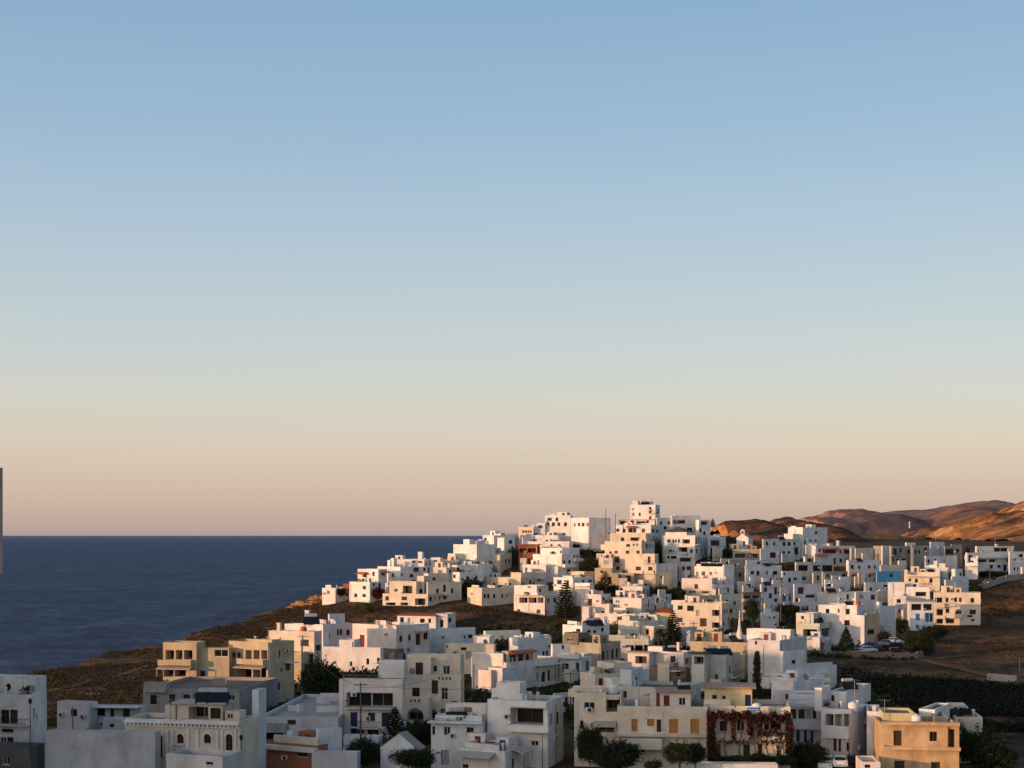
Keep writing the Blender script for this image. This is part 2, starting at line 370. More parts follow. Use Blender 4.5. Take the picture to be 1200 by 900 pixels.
NAMES = {'ochre':'ochre_house','sand':'concrete_house','olive':'olive_house','grey':'grey_house','mint':'pale_green_house','yellow':'yellow_house','palegreen':'pale_green_house','skyblue':'blue_house','terracotta':'terracotta_house','redbrown':'brown_house','cream':'cream_house','stone':'stone_house','lavender':'lavender_house'}
def Hs(key, t, xL, xC, xR, yt, g, th, mat, label, ops=(), vols=(), roof='flat', depth=None, cap=16, name=None, roofmat=None, cat='house', D=None):
    pC, pg = tp(t, xC, g)
    D = D or Dg(pg); zg = zat(pg, D); X = tanx(pC)*D
    nm = name or NAMES.get(mat, 'white_house')
    root = empty(nm, (X, D, zg), label, cat)
    roofmat = roofmat or ['roof_white','roof_grey','roof_white','roof_white'][len(HOUSES) % 4]
    wall = MB(); vl = []; BLANK[0] = any(w_ in label for w_ in ('blank','plain','bare','windowless','ornate','neoclass','shutters','boxy','unfinished','bottom','party wall','cream arcaded','row of','four small','four narrow','projecting flat slab','narrow'))
    main = volume(t, xL, xC, xR, yt, D, th, zg-5, mat, ops, root, wall, roof, depth, cap, roofmat)
    wall.build('wall', mat, root, root.location)
    for v in vols:
        v = dict(v); dD = v.get('dD', 3.0); base = v.get('base', 'roof')
        zb = main['zt']-main['par']-.02 if base == 'roof' else (zg-5 if base == 'ground' else zat(tp(t, 0, base)[1], D+dD))
        w2 = MB(); m2 = v.get('mat', mat)
        q = volume(t, *v['x'], v['y'], D+dD, v.get('th', th), zb, m2, v.get('ops', ()), root, w2, v.get('roof', 'flat'), v.get('depth'), v.get('cap', 6 if base == 'roof' else 10), v.get('rm', roofmat))
        w2.build('wall', m2, root, root.location); vl.append(q)
    ra = random.Random(key+'t')
    if D > 225 and ra.random() < .8 and key not in ('corner8','terrace8','cream11','under11','apwhite','beige','seawhite','seaterr','redroof','bigpeach','lowlong','chapel','knollfoot','archhouse','blue','ochre','ochre2','graydeck','veranda','solarhouse'):
        for _ in range(2 if ra.random() < .45 else 1):
            hh = ra.uniform(2.3, 4.2); f0 = ra.uniform(0, .55); f1 = f0+ra.uniform(.3, .45); off = ra.uniform(2.0, 4.5)
            if th < 45: a_, b_ = xL+(xC-xL)*f0, xL+(xC-xL)*f1; Dq = D-off; c_ = b_+(xR-xC)*.4+2; tq = th
            else: a_, c_ = xC+(xR-xC)*f0, xC+(xR-xC)*f1; b_ = a_+(xC-xL)*.6+1; Dq = D+math.cos(rad(th))*main['R']*f0-off; tq = th
            yq = HY-(zg+hh-CAMZ)*F/Dq; yq = (yq-TILES[t][1])*TILES[t][2]; w2 = MB()
            m2 = ra.choice([mat, 'white', 'white2', 'cream']); vl.append(volume(t, a_, b_, c_, yq, Dq, tq, zg-5, m2, (), root, w2, 'flat', None, 4.5, 'roof_white')); w2.build('terrace_wall', m2, root, root.location)
    CTRL.append((X, D, zg, 1.0)); mid = (main['A']+main['C'])/2; CTRL.append((mid.x, mid.y, zg, .5)); mid = (main['A']+main['B'])/2; CTRL.append((mid.x, mid.y, zg, .5))
    if main['L'] > 14: CTRL.append((main['A'].x, main['A'].y, zg, .5))
    main['root'] = root; main['mat'] = mat; main['par'] = main['par'] if roof == 'flat' else 0; main['label'] = label; main['t'] = t; main['vols'] = vl; HOUSES[key] = main
    return main
def fittings(H_, key, near):
    """downpipes, air-conditioning boxes, roof vents, planters and partition walls found on every house"""
    r = random.Random(key); root = H_['root']; O = root.location; up = Vector((0,0,1)); mt = 'white2'
    faces = [(H_['C'], H_['uL'], H_['nL'], H_['L']), (H_['C'], H_['uR'], H_['nR'], H_['R'])]
    zt, par = H_['zt'], H_['par']
    for (P0, u, n, ln) in faces:
        if r.random() < .7:
            x = ln*r.choice([.04,.93,.5]) if ln > 3 else .2; g = MB(); g.box(P0+u*x+up*(zt-par-.1)+n*.004, u*.11, n*.1, up*-(min(9, zt-H_['zb']-par-.5))); g.build('downpipe', r.choice(['metal_grey','white2','frame']), root, O)
        for q in range(r.randint(0, 2) if ln > 4 else 0):
            x = ln*(.1+.8*r.random()); z = zt-1.2-3*r.randint(0, 1)-r.random()*.8
            if z < zt-.3 and z-.6 > H_['zb']+5.2:
                if any(True for q2 in H_.get('rects', []) if q2[0] == id(u) ): pass
                g = MB(); g.box(P0+u*x+up*(z-.6)+n*.05, u*.8, n*.3, up*.55); o = g.build('air_conditioner', 'frame', root, O)
                g = MB(); g.box(P0+u*(x+.1)+up*(z-.55)+n*.352, u*.42, n*.01, up*.42); g.build('fan_grille', 'metal_dark', o, O)
    def rp(fa, fb): return H_['C']+H_['uL']*H_['L']*fa+H_['uR']*H_['R']*fb+up*(zt-par)
    if par < .1 or H_['L'] < 3 or H_['R'] < 3: return
    for q in range(r.randint(3, 6)):
        p = rp(.12+.76*r.random(), .15+.7*r.random()); k = r.random()
        if k < .35:
            g = MB(); g.lathe(p, [(.16,0),(.16,1.0),(.24,1.0),(.24,1.12),(0,1.2)], 8); g.build('roof_vent', 'white', root, O)
        elif k < .6:
            g = MB(); g.box(p, H_['uL']*(1.5+2.5*r.random()), H_['uR']*.2, up*(.8+.5*r.random())); g.build('partition_wall', H_['mat'], root, O)
        elif k < .8:
            g = MB(); g.box(p, H_['uL']*1.2, H_['uR']*.4, up*.45); o = g.build('planter', 'terracotta', root, O)
            c = p+H_['uL']*.6+H_['uR']*.2-O; pts = np.array([[c.x+(r.random()-.5)*1.3, c.y+(r.random()-.5)*.8, c.z+.45+.8*r.random()] for _ in range(60)]); me = leaf_mesh('shrub', pts, .28, 'leaf'); so = bpy.data.objects.new('shrub', me); COL.objects.link(so); so.parent = o
        else:
            w, d, h = 1.6+1.6*r.random(), 1.4+r.random(), 1.3+.9*r.random(); g = MB(); g.box(p, H_['uL']*w, H_['uR']*d, up*h); o = g.build('stair_head', H_['mat'], root, O)
            g = MB(); g.box(p+H_['uL']*(w*.25)+up*.02-H_['uR']*.03, H_['uL']*.8, H_['uR']*.02, up*(h-.35)); g.build('door', r.choice(['shutter_brown','shutter_blue','shutter_red']), o, O)
def vv(xL, xC, xR, y, dD=3, ops=(), **k):
    d = dict(x=(xL, xC, xR), y=y, dD=dD, ops=ops); d.update(k); return d
# ================================================================== THE TOWN (surveyed tile by tile)
# ---- z1: lower left corner
Hs('edge','z1',-150,197,298,405,905,15,'white2','two-storey white house at the far left edge with dark shutters and railed balcony',
 [('w',5,500,58,588),('n',62,500,113,588),('R',0,552,194,590),('w',8,622,86,645),('w',0,676,40,714),('w',46,676,86,714),('w',212,490,224,550),('w',231,525,241,560)],
 [vv(-150,232,297,290,4,[('a',38,332,70,405),('s',172,345,236,402),('w',274,440,290,496)],cap=14)])
Hs('veranda','z1',365,570,598,455,640,20,'lavender','small single-storey lilac-white house with one square window above the dark slope',
 [('w',452,497,492,542)],[vv(572,905,925,478,1.5,[('w',605,490,672,540),('d',705,490,730,600),('d',785,487,830,600),('C',580,476,900,500)],base='ground',cap=9,th=6),vv(655,800,805,562,-3,[('w',700,590,730,612)],base='ground',cap=3,th=6)],cap=11)
Hs('graydeck','z1',915,1530,1560,372,560,8,'grey','grey flat-roofed house with wide shaded roof deck behind the ornate house',
 [('w',960,405,1002,468),('s',1004,402,1076,468),('w',1082,402,1120,466),('w',1170,402,1215,466),('z',1240,396,1330,466),('z',1345,396,1440,466),('w',1460,405,1500,450)],[vv(918,1060,1070,330,1,cap=3),vv(1062,1500,1530,352,14,cap=3)],roofmat='roof_grey',depth=20)
Hs('frontwall','z1',290,990,1015,647,1010,6,'shadedwhite','long blank pale blue-white building along the bottom left of the view',
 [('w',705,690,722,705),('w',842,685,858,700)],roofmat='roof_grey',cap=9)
Hs('darkyard','z1',-200,198,285,735,1010,10,'dullgrey','low dark grey flat roof below the far left white house',[('w',20,800,60,850)],roofmat='roof_dark')
# ---- z2
Hs('ochre','z2',360,548,674,299,585,32,'ochre','large ochre apartment house with two glazed loggias above the dark slope',
 [('w',375,346,392,371),('w',401,346,417,371),('l',440,335,470,378),('l',478,335,508,378),('l',516,335,545,378),('B',420,376,545,402),('G',400,404,545,480),('l',398,420,470,470),('l',476,420,540,470),
  ('w',573,342,584,374),('w',600,334,611,371),('w',608,421,622,445),('w',519,508,531,546),('w',596,490,606,527)],
 [vv(45,205,292,299,1,[('l',57,335,98,380),('l',106,335,138,380),('l',145,335,186,380),('B',32,380,190,406),('G',30,408,190,460),('l',35,424,95,462),('l',100,424,155,462),('w',228,346,247,371),('w',254,346,272,371),('w',232,413,258,437),('w',262,413,280,437)],base='ground',th=10,cap=4),
  vv(200,362,372,325,1.6,[('w',292,332,357,366)],base='ground',th=6),vv(440,568,575,286,.6,cap=5)],roofmat='roof_dark',cap=26)
Hs('ochre2','z2',552,770,806,246,500,22,'cream','cream house with tiled-roof chimney behind the ochre apartment house',
 [('w',704,284,744,316),('n',774,310,803,338),('d',676,348,705,426),('w',718,352,738,388),('d',745,352,765,430),('R',672,395,768,428),('c',570,206,585,246),('c',600,268,622,292)],[vv(650,716,722,345,-1.5,[],base='ground',cap=1.5,mat='ochre')])  # first brown door is a dark panel imitating a brown shadow area
Hs('solarhouse','z2',628,812,840,212,420,20,'white','low white house with a row of roof solar collectors near the rocky point',[('c',708,145,726,190)])
Hs('ornate','z2',-136,415,506,676,985,12,'cream','neoclassical house with arched windows, pilasters and bracketed cornice at lower left',
 [('K',-134,672,415,704),('a',12,738,42,850),('H',4,724,50,770),('a',113,738,144,782),('H',106,724,151,770),('a',241,738,274,782),('H',234,724,281,770),('a',346,738,378,850),('H',339,724,386,770),
  ('P',60,715,72,860),('P',84,715,96,860),('P',160,715,172,860),('P',205,715,217,860),('P',300,715,312,860),('P',325,715,335,860),('P',388,715,398,860),('a',-60,738,-30,850),('H',-68,724,-22,770),('R',105,790,152,815)],
 [vv(112,330,372,596,4,[('l',168,606,262,666),('w',272,612,322,664),('c',55,598,100,640)],roof='slab',rm='canopy_grey',cap=9),vv(344,412,425,628,3,[('w',352,640,380,664)]),vv(54,104,118,600,5,mat='cream'),vv(472,503,507,526,6,base='ground',cap=2.5,mat='bluewhite')],roofmat='roof_grey',cap=14)
Hs('plaza','q2',176,872,884,455,640,4,'lavender','very long low building with one wide empty plastered roof in front of the round tree',
 [('d',425,478,500,520),('d',505,478,600,520)],depth=30,roofmat='roof_white')
Hs('slabroof','q2',172,410,420,522,700,5,'grey','low grey building with a flat slab roof beside the tall white party wall',[('l',200,590,390,660)],cap=7,roofmat='roof_grey')
Hs('terracotta','q2',232,690,872,705,900,30,'terracotta','house with terracotta front, peach parapet and stepped white walls at the bottom of the view',
 [('S',222,704,700,742),('w',520,752,600,800)],[vv(305,690,700,640,.25,mat='cream',cap=.6,depth=.5),vv(676,700,905,560,1.2,mat='bluewhite',base='ground',th=60),vv(420,470,640,585,5,mat='bluewhite',th=60,base='roof',cap=1)],roofmat='roof_tiles',cap=16)
Hs('bottomwall','q2',640,1040,1052,768,960,5,'shadedwhite','low blank white building at the bottom edge beside the round bushes',[],cap=7)
Hs('bottomwall2','z2',60,330,520,845,1000,20,'shadedwhite','low pale building in the bottom left corner in front of the ornate house',[('w',250,870,285,885)],roofmat='roof_grey',D=150,depth=4)
# ---- z3
Hs('stepleft','z3',-45,8,147,140,325,55,'lavender','tall lilac-white house with a blank roof block right of the cream house',
 [('w',15,190,30,216),('n',68,168,95,200),('w',116,170,135,200)],[vv(20,27,109,88,6,cap=8)])
Hs('lowlong','z3',-45,296,310,268,388,12,'white','long low white house with small square windows left of the big peach-lit house',
 [('w',135,338,147,362),('w',222,322,237,355),('w',278,318,294,350)],[vv(78,157,188,225,3,[('r',147,235,156,266)],cap=5)])
Hs('bigpeach','z3',148,380,553,149,345,38,'pinkwhite','big plain white block with a single red-brown door in its sunlit wall',
 [('r',188,198,212,262),('w',396,202,412,235),('w',443,195,457,228),('d',482,192,508,252),('C',478,174,546,184),('w',523,187,547,222),('a',335,290,365,334),('a',385,290,430,334)],[vv(306,384,480,272,-.3,[('s',335,290,365,330),('s',390,290,430,330)],base='ground',cap=.5,mat='stone',th=38)],cap=30)
Hs('redroof','z3',385,588,600,99,170,15,'white','long white house with a red tiled roof below the brown knoll',
 [('w',400,105,420,132),('w',505,112,530,134),('w',549,112,563,134),('s',440,108,455,134)],[vv(586,650,692,88,.5,[('w',610,118,628,158),('w',655,110,672,130)],base='ground')],roof='hip',roofmat='roof_tiles')
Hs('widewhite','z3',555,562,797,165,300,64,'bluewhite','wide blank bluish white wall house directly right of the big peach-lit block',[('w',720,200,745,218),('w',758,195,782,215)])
Hs('meshed','z3',640,896,905,248,400,10,'cream','cream flat-roofed house with dark roof and small terrace in the middle of town',
 [('w',720,263,750,280),('s',746,285,776,325),('w',640,252,652,268),('T',770,262,893,292)],[vv(785,870,900,206,7,cap=5,mat='white')],roofmat='roof_dark',cap=14)
Hs('archhouse','z3',428,722,738,412,672,10,'cream','cream three-level house with arched ground floor and small slotted balconies',
 [('V',598,420,675,436),('w',463,476,503,525),('w',617,476,652,540),('A',557,592,595,655),('A',612,586,640,650)],
 [vv(438,718,738,305,3,[('w',473,362,513,407),('w',577,360,594,391),('w',627,360,662,407)],cap=9),vv(442,562,575,318,2.4,cap=1.5),vv(414,552,562,532,-2.6,[('V',450,538,512,552),('A',437,585,523,652)],base='ground',cap=2.4)])
Hs('bluedoors','z3',78,412,425,437,722,8,'pinkwhite','house with blue doors and a long dark railed loggia, railed terrace on its roof',
 [('z',117,503,362,578),('R',114,540,366,580),('k',138,606,175,682),('k',230,608,268,652),('k',302,608,345,684),('R',188,650,298,686),('w',135,690,210,722),('w',228,697,285,722),('T',100,410,300,436)],
 [vv(285,420,428,335,9,cap=2,mat='white')],roofmat='roof_grey',cap=13)
Hs('chapelroof','z3',296,492,505,802,905,22,'bluewhite','small pale house with a steep white pitched roof between round bushes',[('w',340,832,352,850)],roof='gable',roofmat='roof_white',cap=9)
Hs('lowyard','z3',100,285,300,735,800,10,'bluewhite','low pale yard building under the house with blue doors',[],cap=4)
Hs('balconywhite','z3',563,835,862,662,905,10,'bluewhite','white two-storey house with a projecting flat slab over two upper windows at the bottom centre',
 [('w',630,682,665,728),('w',750,685,788,732),('C',558,652,840,666),('s',615,805,658,884),('w',570,680,584,724),('T',563,640,700,660)],[vv(640,855,862,566,4,[('o',738,580,780,606)],cap=7,mat='pinkwhite'),vv(585,830,850,625,.6,cap=2)])
Hs('greyawning','z3',715,952,1045,812,980,28,'white2','low white house with a sloping grey awning across its front at the bottom centre',
 [('G',712,812,905,880),('w',725,880,760,900),('w',990,850,1005,900),('G',985,790,1040,860)],[vv(742,880,960,775,2,cap=8)],cap=14)
# ---- z4
Hs('bigslab','z4',50,368,450,548,915,18,'white','large white house with wide flat slab roof and deep corner balcony at the bottom centre',
 [('l',172,585,345,672),('S',165,545,372,576),('B',165,672,402,706),('s',380,610,398,672),('n',410,605,430,668),('w',280,756,320,784),('s',60,760,85,830)],
 [vv(98,222,255,452,4,cap=5),vv(415,425,452,700,6,base='ground',cap=4,mat='bluewhite')],roofmat='roof_grey',cap=18)
Hs('pinkwall','z4',-32,150,425,345,485,35,'pinkwhite','white house with a blank pink-lit end wall and glazed corner terrace under a rust-red awning',
 [('w',335,392,357,446),('w',368,384,382,438),('s',307,397,325,440),('B',300,440,420,470),('C',300,350,420,395)],
 [vv(-32,132,150,297,.3,base='roof',cap=14,depth=.4),vv(148,160,296,290,3.0,[('l',170,300,205,342),('l',212,298,245,340),('l',252,296,288,338),('O',145,276,290,300)],roof='slab',rm='canopy_grey',cap=7)],cap=30)
Hs('midtall','z4',165,212,388,216,350,58,'bluewhite','tall bluish white house with paired narrow upper windows behind the rust-red awning',
 [('w',341,284,354,322),('w',359,281,371,320),('w',400,320,412,345)],[vv(190,222,384,204,7,cap=8)])
Hs('knollfoot','z4',30,40,226,178,230,66,'white','long low white house at the foot of the dark brown knoll',[])
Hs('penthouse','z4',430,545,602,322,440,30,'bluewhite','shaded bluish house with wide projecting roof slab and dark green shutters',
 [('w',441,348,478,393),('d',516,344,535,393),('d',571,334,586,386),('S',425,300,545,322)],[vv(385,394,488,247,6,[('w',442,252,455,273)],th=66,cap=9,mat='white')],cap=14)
Hs('olivearch','z4',470,648,752,243,395,38,'olive','old grey-brown building with a row of four tall arched windows on its side',
 [('a',655,283,669,335),('a',679,278,692,330),('a',704,272,717,325),('a',728,268,740,318)],[vv(455,530,590,188,3,[('w',470,215,500,232)],mat='stone',cap=10),vv(525,655,662,203,6,[('w',565,208,580,230)],mat='olive',cap=6)],roofmat='roof_dark',cap=18)
Hs('lithouse','z4',447,550,695,150,260,52,'white','white house with sunlit end wall and short windows in front of the tall Norfolk pine',
 [('w',576,172,598,190),('w',608,172,630,190),('w',650,160,665,180),('c',690,120,705,150)])
Hs('columns','z4',757,900,905,218,330,5,'palegreen','pale green house with thin verandah columns behind the arcaded grey building',
 [('z',780,252,822,302),('z',828,252,870,302),('z',875,250,897,300)],[vv(700,760,765,215,3,base='ground',cap=6)],cap=9)
Hs('redcar','z4',508,755,768,517,905,6,'cream','cream-green house with beige balcony awning and a dark open roof room beside the lane',
 [('w',560,552,617,590),('z',676,518,755,605),('w',538,650,558,694),('l',620,665,720,712),('B',607,735,737,765),('G',610,652,730,712),('w',530,790,560,850)],[vv(508,672,680,505,.2,cap=8)],roofmat='roof_dark',cap=11)
Hs('peachstep','z4',540,617,779,405,540,62,'cream','peach and cream house with a square roof room and white corner chimneys above the lane',
 [('r',637,427,660,465),('c',552,370,574,404),('c',622,395,640,408)],[vv(628,716,812,347,2.5,cap=5)],cap=14)
Hs('bluebox','z4',775,790,905,386,520,60,'bluewhite','plain bluish box house with one tall narrow window right of the peach and cream house',[('w',830,420,842,474)])
# ---- z5
Hs('greenroof','z5',-85,275,364,480,640,22,'palegreen','long pale green-grey building with an empty walled roof terrace behind the wooden-shuttered house',
 [('c',230,440,238,480)],[vv(-60,0,80,382,6,[('w',20,418,32,470)],mat='bluewhite',base='roof',cap=6)],roofmat='roof_grey',cap=20)
Hs('wooden','z5',-75,400,412,578,925,4,'cream','wide cream house with four orange wooden shutters and two ground-floor arches',
 [('o',0,642,33,708),('o',83,642,121,680),('d',133,644,158,711),('o',199,642,246,717),('o',311,642,358,719),('B',-75,738,160,796),('A',195,768,266,862),('A',300,768,376,862),('w',-20,820,20,870),('S',-75,722,400,730)],
 [vv(150,313,320,503,3,[('r',170,517,201,573),('w',250,529,286,570)],roof='slab',rm='roof_tiles_pale',cap=4,mat='pinkwhite')],cap=12)
Hs('bougain','z5',400,838,868,577,920,8,'cream','cream hotel-like house draped in crimson bougainvillea with a blue sign on the roof edge',
 [('w',465,652,505,706),('w',555,650,596,706),('w',700,655,724,700),('l',732,650,790,700),('B',445,715,622,750),('B',690,715,806,752),('z',430,772,470,835),('d',590,775,625,840),('z',665,772,690,835),('d',765,775,790,840),('s',640,655,680,700)],
 [vv(385,636,642,482,3,[('w',425,514,453,548),('w',478,518,498,558),('k',599,514,630,574)],roof='slab',rm='roof_tiles_pale',cap=5,mat='yellow')],cap=12)
Hs('tallochre','z5',310,612,652,238,420,17,'ochre','tall plain ochre building with a flat red-edged roof in the middle of town',
 [],[vv(362,470,480,190,6,[],mat='pinkwhite',cap=5),vv(470,612,625,205,10,mat='white',cap=4)],roofmat='roof_tiles_pale',cap=14)
Hs('greybalc','z5',322,495,573,305,500,26,'palegreen','pale grey-green house with round-cornered railed balconies in front of the tall ochre building',
 [('w',515,360,525,402),('w',549,349,558,386),('R',512,382,590,412),('d',441,406,455,448),('w',522,460,530,478),('w',548,458,556,475),('B',325,360,395,408),('z',330,322,384,360),('d',378,412,390,450)],[vv(318,384,392,300,-2,[('z',330,312,380,352)],base='ground',cap=2,roof='slab')],roofmat='roof_dark')
Hs('solarpink','z5',93,275,330,290,460,30,'pinkwhite','pink-white house with a dark collector leaning on its wall behind a rough stone yard',
 [('w',285,320,300,350),('c',222,240,232,262),('s',302,318,315,352)],[vv(-20,93,100,297,.4,[('l',20,310,80,350)],base='ground',roof='slab',cap=7),vv(100,288,300,372,-5,base='ground',cap=3,mat='stone')],cap=9)
Hs('lilacbig','z5',613,782,925,228,500,32,'lavender','big blank lilac-white house with a peach-lit upper level and stepped right side',
 [('w',651,222,663,250),('c',762,205,775,230),('w',637,265,643,290)],[vv(608,838,850,172,5,[('w',728,180,738,215)],mat='white',cap=8),vv(782,800,915,285,-1,[('w',845,330,868,350)],base='ground',th=60,mat='bluewhite')],cap=20)
Hs('bluelow','z5',832,838,1082,368,500,62,'bluewhite','low pale blue-white building right of the big lilac-white house',[('a',968,410,978,425)],[vv(880,890,1060,350,5,cap=6,th=62)])
Hs('roundfront','z5',738,855,1000,445,690,42,'white','white house with cluttered terrace roof behind the rounded-balcony apartments',
 [('w',748,515,765,540),('c',825,430,840,460),('c',885,440,920,490)],[vv(855,868,1050,436,3,th=60,cap=6)])
Hs('roundbalc','z6',-105,102,108,578,820,5,'lavender','apartment house with curved projecting balconies and tile-edged roof slab',
 [('B',-90,640,100,690),('n',-60,590,-30,640),('n',-20,590,15,640),('s',20,590,50,640),('n',55,590,75,640),('k',-30,700,-12,760),('k',10,700,25,768),('k',45,705,60,768),('C',-95,548,100,578)],[vv(-70,95,100,512,3,cap=5,mat='white')],cap=12)
Hs('steps6','z6',100,258,343,592,875,28,'white','three-storey white apartment house with long recessed balconies and a blank right side',
 [('l',122,615,165,688),('l',170,615,212,688),('l',217,615,255,688),('B',118,672,258,738),('n',165,732,181,812),('n',191,738,205,815),('w',232,765,254,812)],
 [vv(66,104,150,478,3,base='roof',cap=5),vv(146,230,438,497,5,[('w',152,516,170,546),('w',191,556,208,590)],cap=12)],roofmat='roof_grey',cap=18)
Hs('narrow6','z6',342,414,424,602,880,12,'white2','narrow blank white house squeezed beside the unfinished orange building',[('c',375,578,388,610)],cap=10)
Hs('orange','z6',415,828,840,672,960,7,'sand','unfinished bare concrete building glowing orange with square black openings',
 [('n',482,702,525,782),('w',672,708,712,760),('z',769,686,807,794),('B',428,784,828,800),('n',487,862,540,905),('n',680,868,728,905),('S',418,654,826,672)],
 [vv(428,600,610,612,5,cap=6,mat='yellow'),vv(616,700,810,592,8,mat='white',cap=8,th=30),vv(700,770,820,628,5,cap=5,mat='grey')],roofmat='roof_grey',cap=15)
Hs('orange2','z6',806,952,962,632,860,8,'cream','plain flat-roofed building with orange-lit top behind the unfinished concrete building',[],cap=9)
Hs('lowfront6','z6',314,413,420,868,1000,5,'pinkwhite','small low block with a sunlit parapet left of the unfinished building',[('w',330,882,360,900)],cap=5)
Hs('longfront','z5',312,772,790,880,1000,4,'white2','long low white roof wall along the bottom below the bougainvillea house',[],depth=1.6)
Hs('apwhite','z6',76,328,408,95,246,24,'white','big white house with four small square windows above the dark conical tree',
 [('w',222,120,251,148),('z',100,160,108,180),('a',345,170,380,196)],[vv(86,289,350,42,3,[('w',124,60,145,85),('w',189,60,197,82),('w',231,60,251,90)],cap=9,roof='flat'),vv(333,339,408,85,1,[('l',345,165,385,198)],base='ground',mat='ochre',th=60,cap=6)],roofmat='roof_grey')
Hs('aqlow','z6',-32,92,190,138,262,28,'palegreen','low open-loggia house with a dark roof tank left of the dark conical tree',
 [('z',5,168,80,205),('l',98,160,170,205)],[vv(-32,60,100,84,4,[('w',-5,98,10,115)],cap=7)],roofmat='roof_grey')
Hs('aqlower','z6',-10,126,192,225,306,20,'bluewhite','small low house with turquoise-tinted side wall beside parked cars and a dark conical tree',[],cap=7)
Hs('arwhite','z6',402,409,494,46,215,60,'bluewhite','tall blank blue-white house above the parked cars',[('w',492,60,493,80),('c',430,25,445,46)],cap=12)

Hs('gapA','z5',-70,42,190,126,232,50,'palegreen','pale green house with an open railed roof terrace left of the spiky palm',[('w',60,150,75,175),('w',90,150,105,175),('l',120,150,160,182),('R',-60,170,30,198)],[vv(-50,-10,40,98,3,cap=5)],cap=12)
Hs('gapB','z5',0,6,100,205,305,60,'bluewhite','bluish house with two railed balconies in front of the spiky palm',[('l',15,215,50,240),('l',55,215,92,240),('B',10,232,95,250),('l',15,258,50,282),('l',55,258,92,282)],cap=9)
Hs('gapC','z5',240,268,345,160,260,45,'lavender','narrow bluish house partly behind the layered pine with a tiny side window',[('w',300,175,312,195)],cap=9)
Hs('gapD','z10',20,30,164,655,812,60,'palegreen','grey-green windowless apartment side left of the round-balcony tower',[('w',60,690,75,715),('w',110,700,125,725),('l',60,750,110,780)],cap=14)
Hs('gapE','z10',288,294,410,775,880,60,'white2','low cluttered white house at the foot of the arched-window house',[('l',310,800,360,830),('d',372,800,388,840)],[vv(310,316,360,750,2,cap=3,th=60)],cap=9)
Hs('gapF','z10',500,508,655,705,800,60,'bluewhite','stepped bluish house beside the big four-window house',[('w',530,730,545,750),('l',560,730,610,765)],[vv(540,546,640,680,3,cap=6,th=60)],cap=10)
Hs('gapG','z4',395,408,500,508,560,55,'bluewhite','small bluish house with a red parasol terrace at the top of the lane',[('d',430,530,445,570),('w',460,525,478,548)],cap=7)
Hs('gapH','z9',870,876,1012,590,690,60,'white2','low whitish house with a cluttered terrace right of the red-door house',[('w',900,610,915,630),('l',930,612,985,640)],cap=9)
Hs('gapI','z9',480,486,600,655,720,60,'lavender','small shaded house among trees right of the sunlit double block',[('w',510,670,525,690),('d',560,672,574,705)],cap=7)
Hs('gapJ','z11',225,232,330,655,740,58,'white2','pale shaded house between the sunlit curved wall and the blue-shuttered house',[('w',250,680,262,700),('w',285,680,298,700)],cap=9)
# ---- z7: seaward end of the hill
Hs('seaterr','z7',105,200,348,535,600,25,'white','lowest white terrace at the seaward tip above the orange rock',[('w',270,570,290,590)],[vv(250,300,345,505,3,mat='redbrown',cap=5)],cap=8)
Hs('seawhite','z7',297,440,548,492,618,35,'white','seaward white house with three small square windows and red flowers beside it',
 [('w',330,573,352,600),('w',390,520,413,545),('w',388,575,412,600),('w',460,500,478,520),('d',500,500,520,545)],[vv(355,500,560,402,5,[('O',362,422,428,450),('w',390,432,420,465)],cap=8)])
Hs('seatwin','z7',495,655,888,386,560,48,'white','long white house with a pair of white corner chimneys facing the sea',
 [('w',513,427,535,456),('w',591,430,612,460),('w',660,430,672,450),('w',748,390,787,422),('w',720,436,747,460),('w',816,393,834,416),('d',848,388,862,430),('c',534,340,556,386),('c',563,325,580,386)],cap=14)
Hs('seaback','z7',580,822,900,333,520,20,'white','white house with thin tall chimney highest behind the pair of chimneys',[('w',735,345,760,358),('w',780,345,810,358),('c',838,280,855,335)],[vv(870,935,945,320,2,base='ground')])
Hs('beige','z7',530,848,992,577,672,22,'cream','sprawling beige terraced house with recessed windows above the scrub slope',
 [('l',553,636,622,656),('l',655,636,708,656),('l',757,607,830,655),('w',935,632,958,645)],
 [vv(578,766,790,488,5,[('w',613,539,636,569),('l',672,518,738,572)],cap=7),vv(772,820,850,450,7,[('w',785,541,810,574)],base='ground'),vv(838,848,1085,494,6,[('w',905,540,926,574),('w',1010,537,1028,572)],base='ground',th=60,mat='cream'),vv(820,852,1000,432,10,[('w',880,460,905,480)],base='ground',th=55)])
Hs('cream7','z7',885,978,1042,390,560,28,'cream','cream strip house with one slim white chimney behind the beige terraces',[('c',968,362,984,400)],cap=7)
Hs('lit7','z7',1000,1072,1240,424,570,55,'white','white house with peach-lit end and blue-shaded long side left of the small pine',[('w',1120,452,1140,475),('w',1180,450,1200,470)],cap=12)
Hs('clutter7','z7',945,1060,1145,336,480,25,'cream','low cream house with a dark cluttered terrace below the blank white block',[('l',950,362,1000,385),('l',1010,362,1050,385),('c',1085,340,1098,366)],cap=9)
Hs('blank7','z7',1028,1192,1330,228,430,42,'white','blank white block with stubby roof turrets standing out against the sea',
 [],[vv(990,1040,1100,292,1,base='ground'),vv(1098,1140,1150,192,3,cap=3),vv(1150,1190,1200,200,4,cap=3)],cap=12)
Hs('clutter7b','z7',1090,1200,1330,368,520,30,'white','white terrace house with potted plants between the blank block and the small pine',[('w',1110,395,1130,410),('c',1082,345,1096,372)])
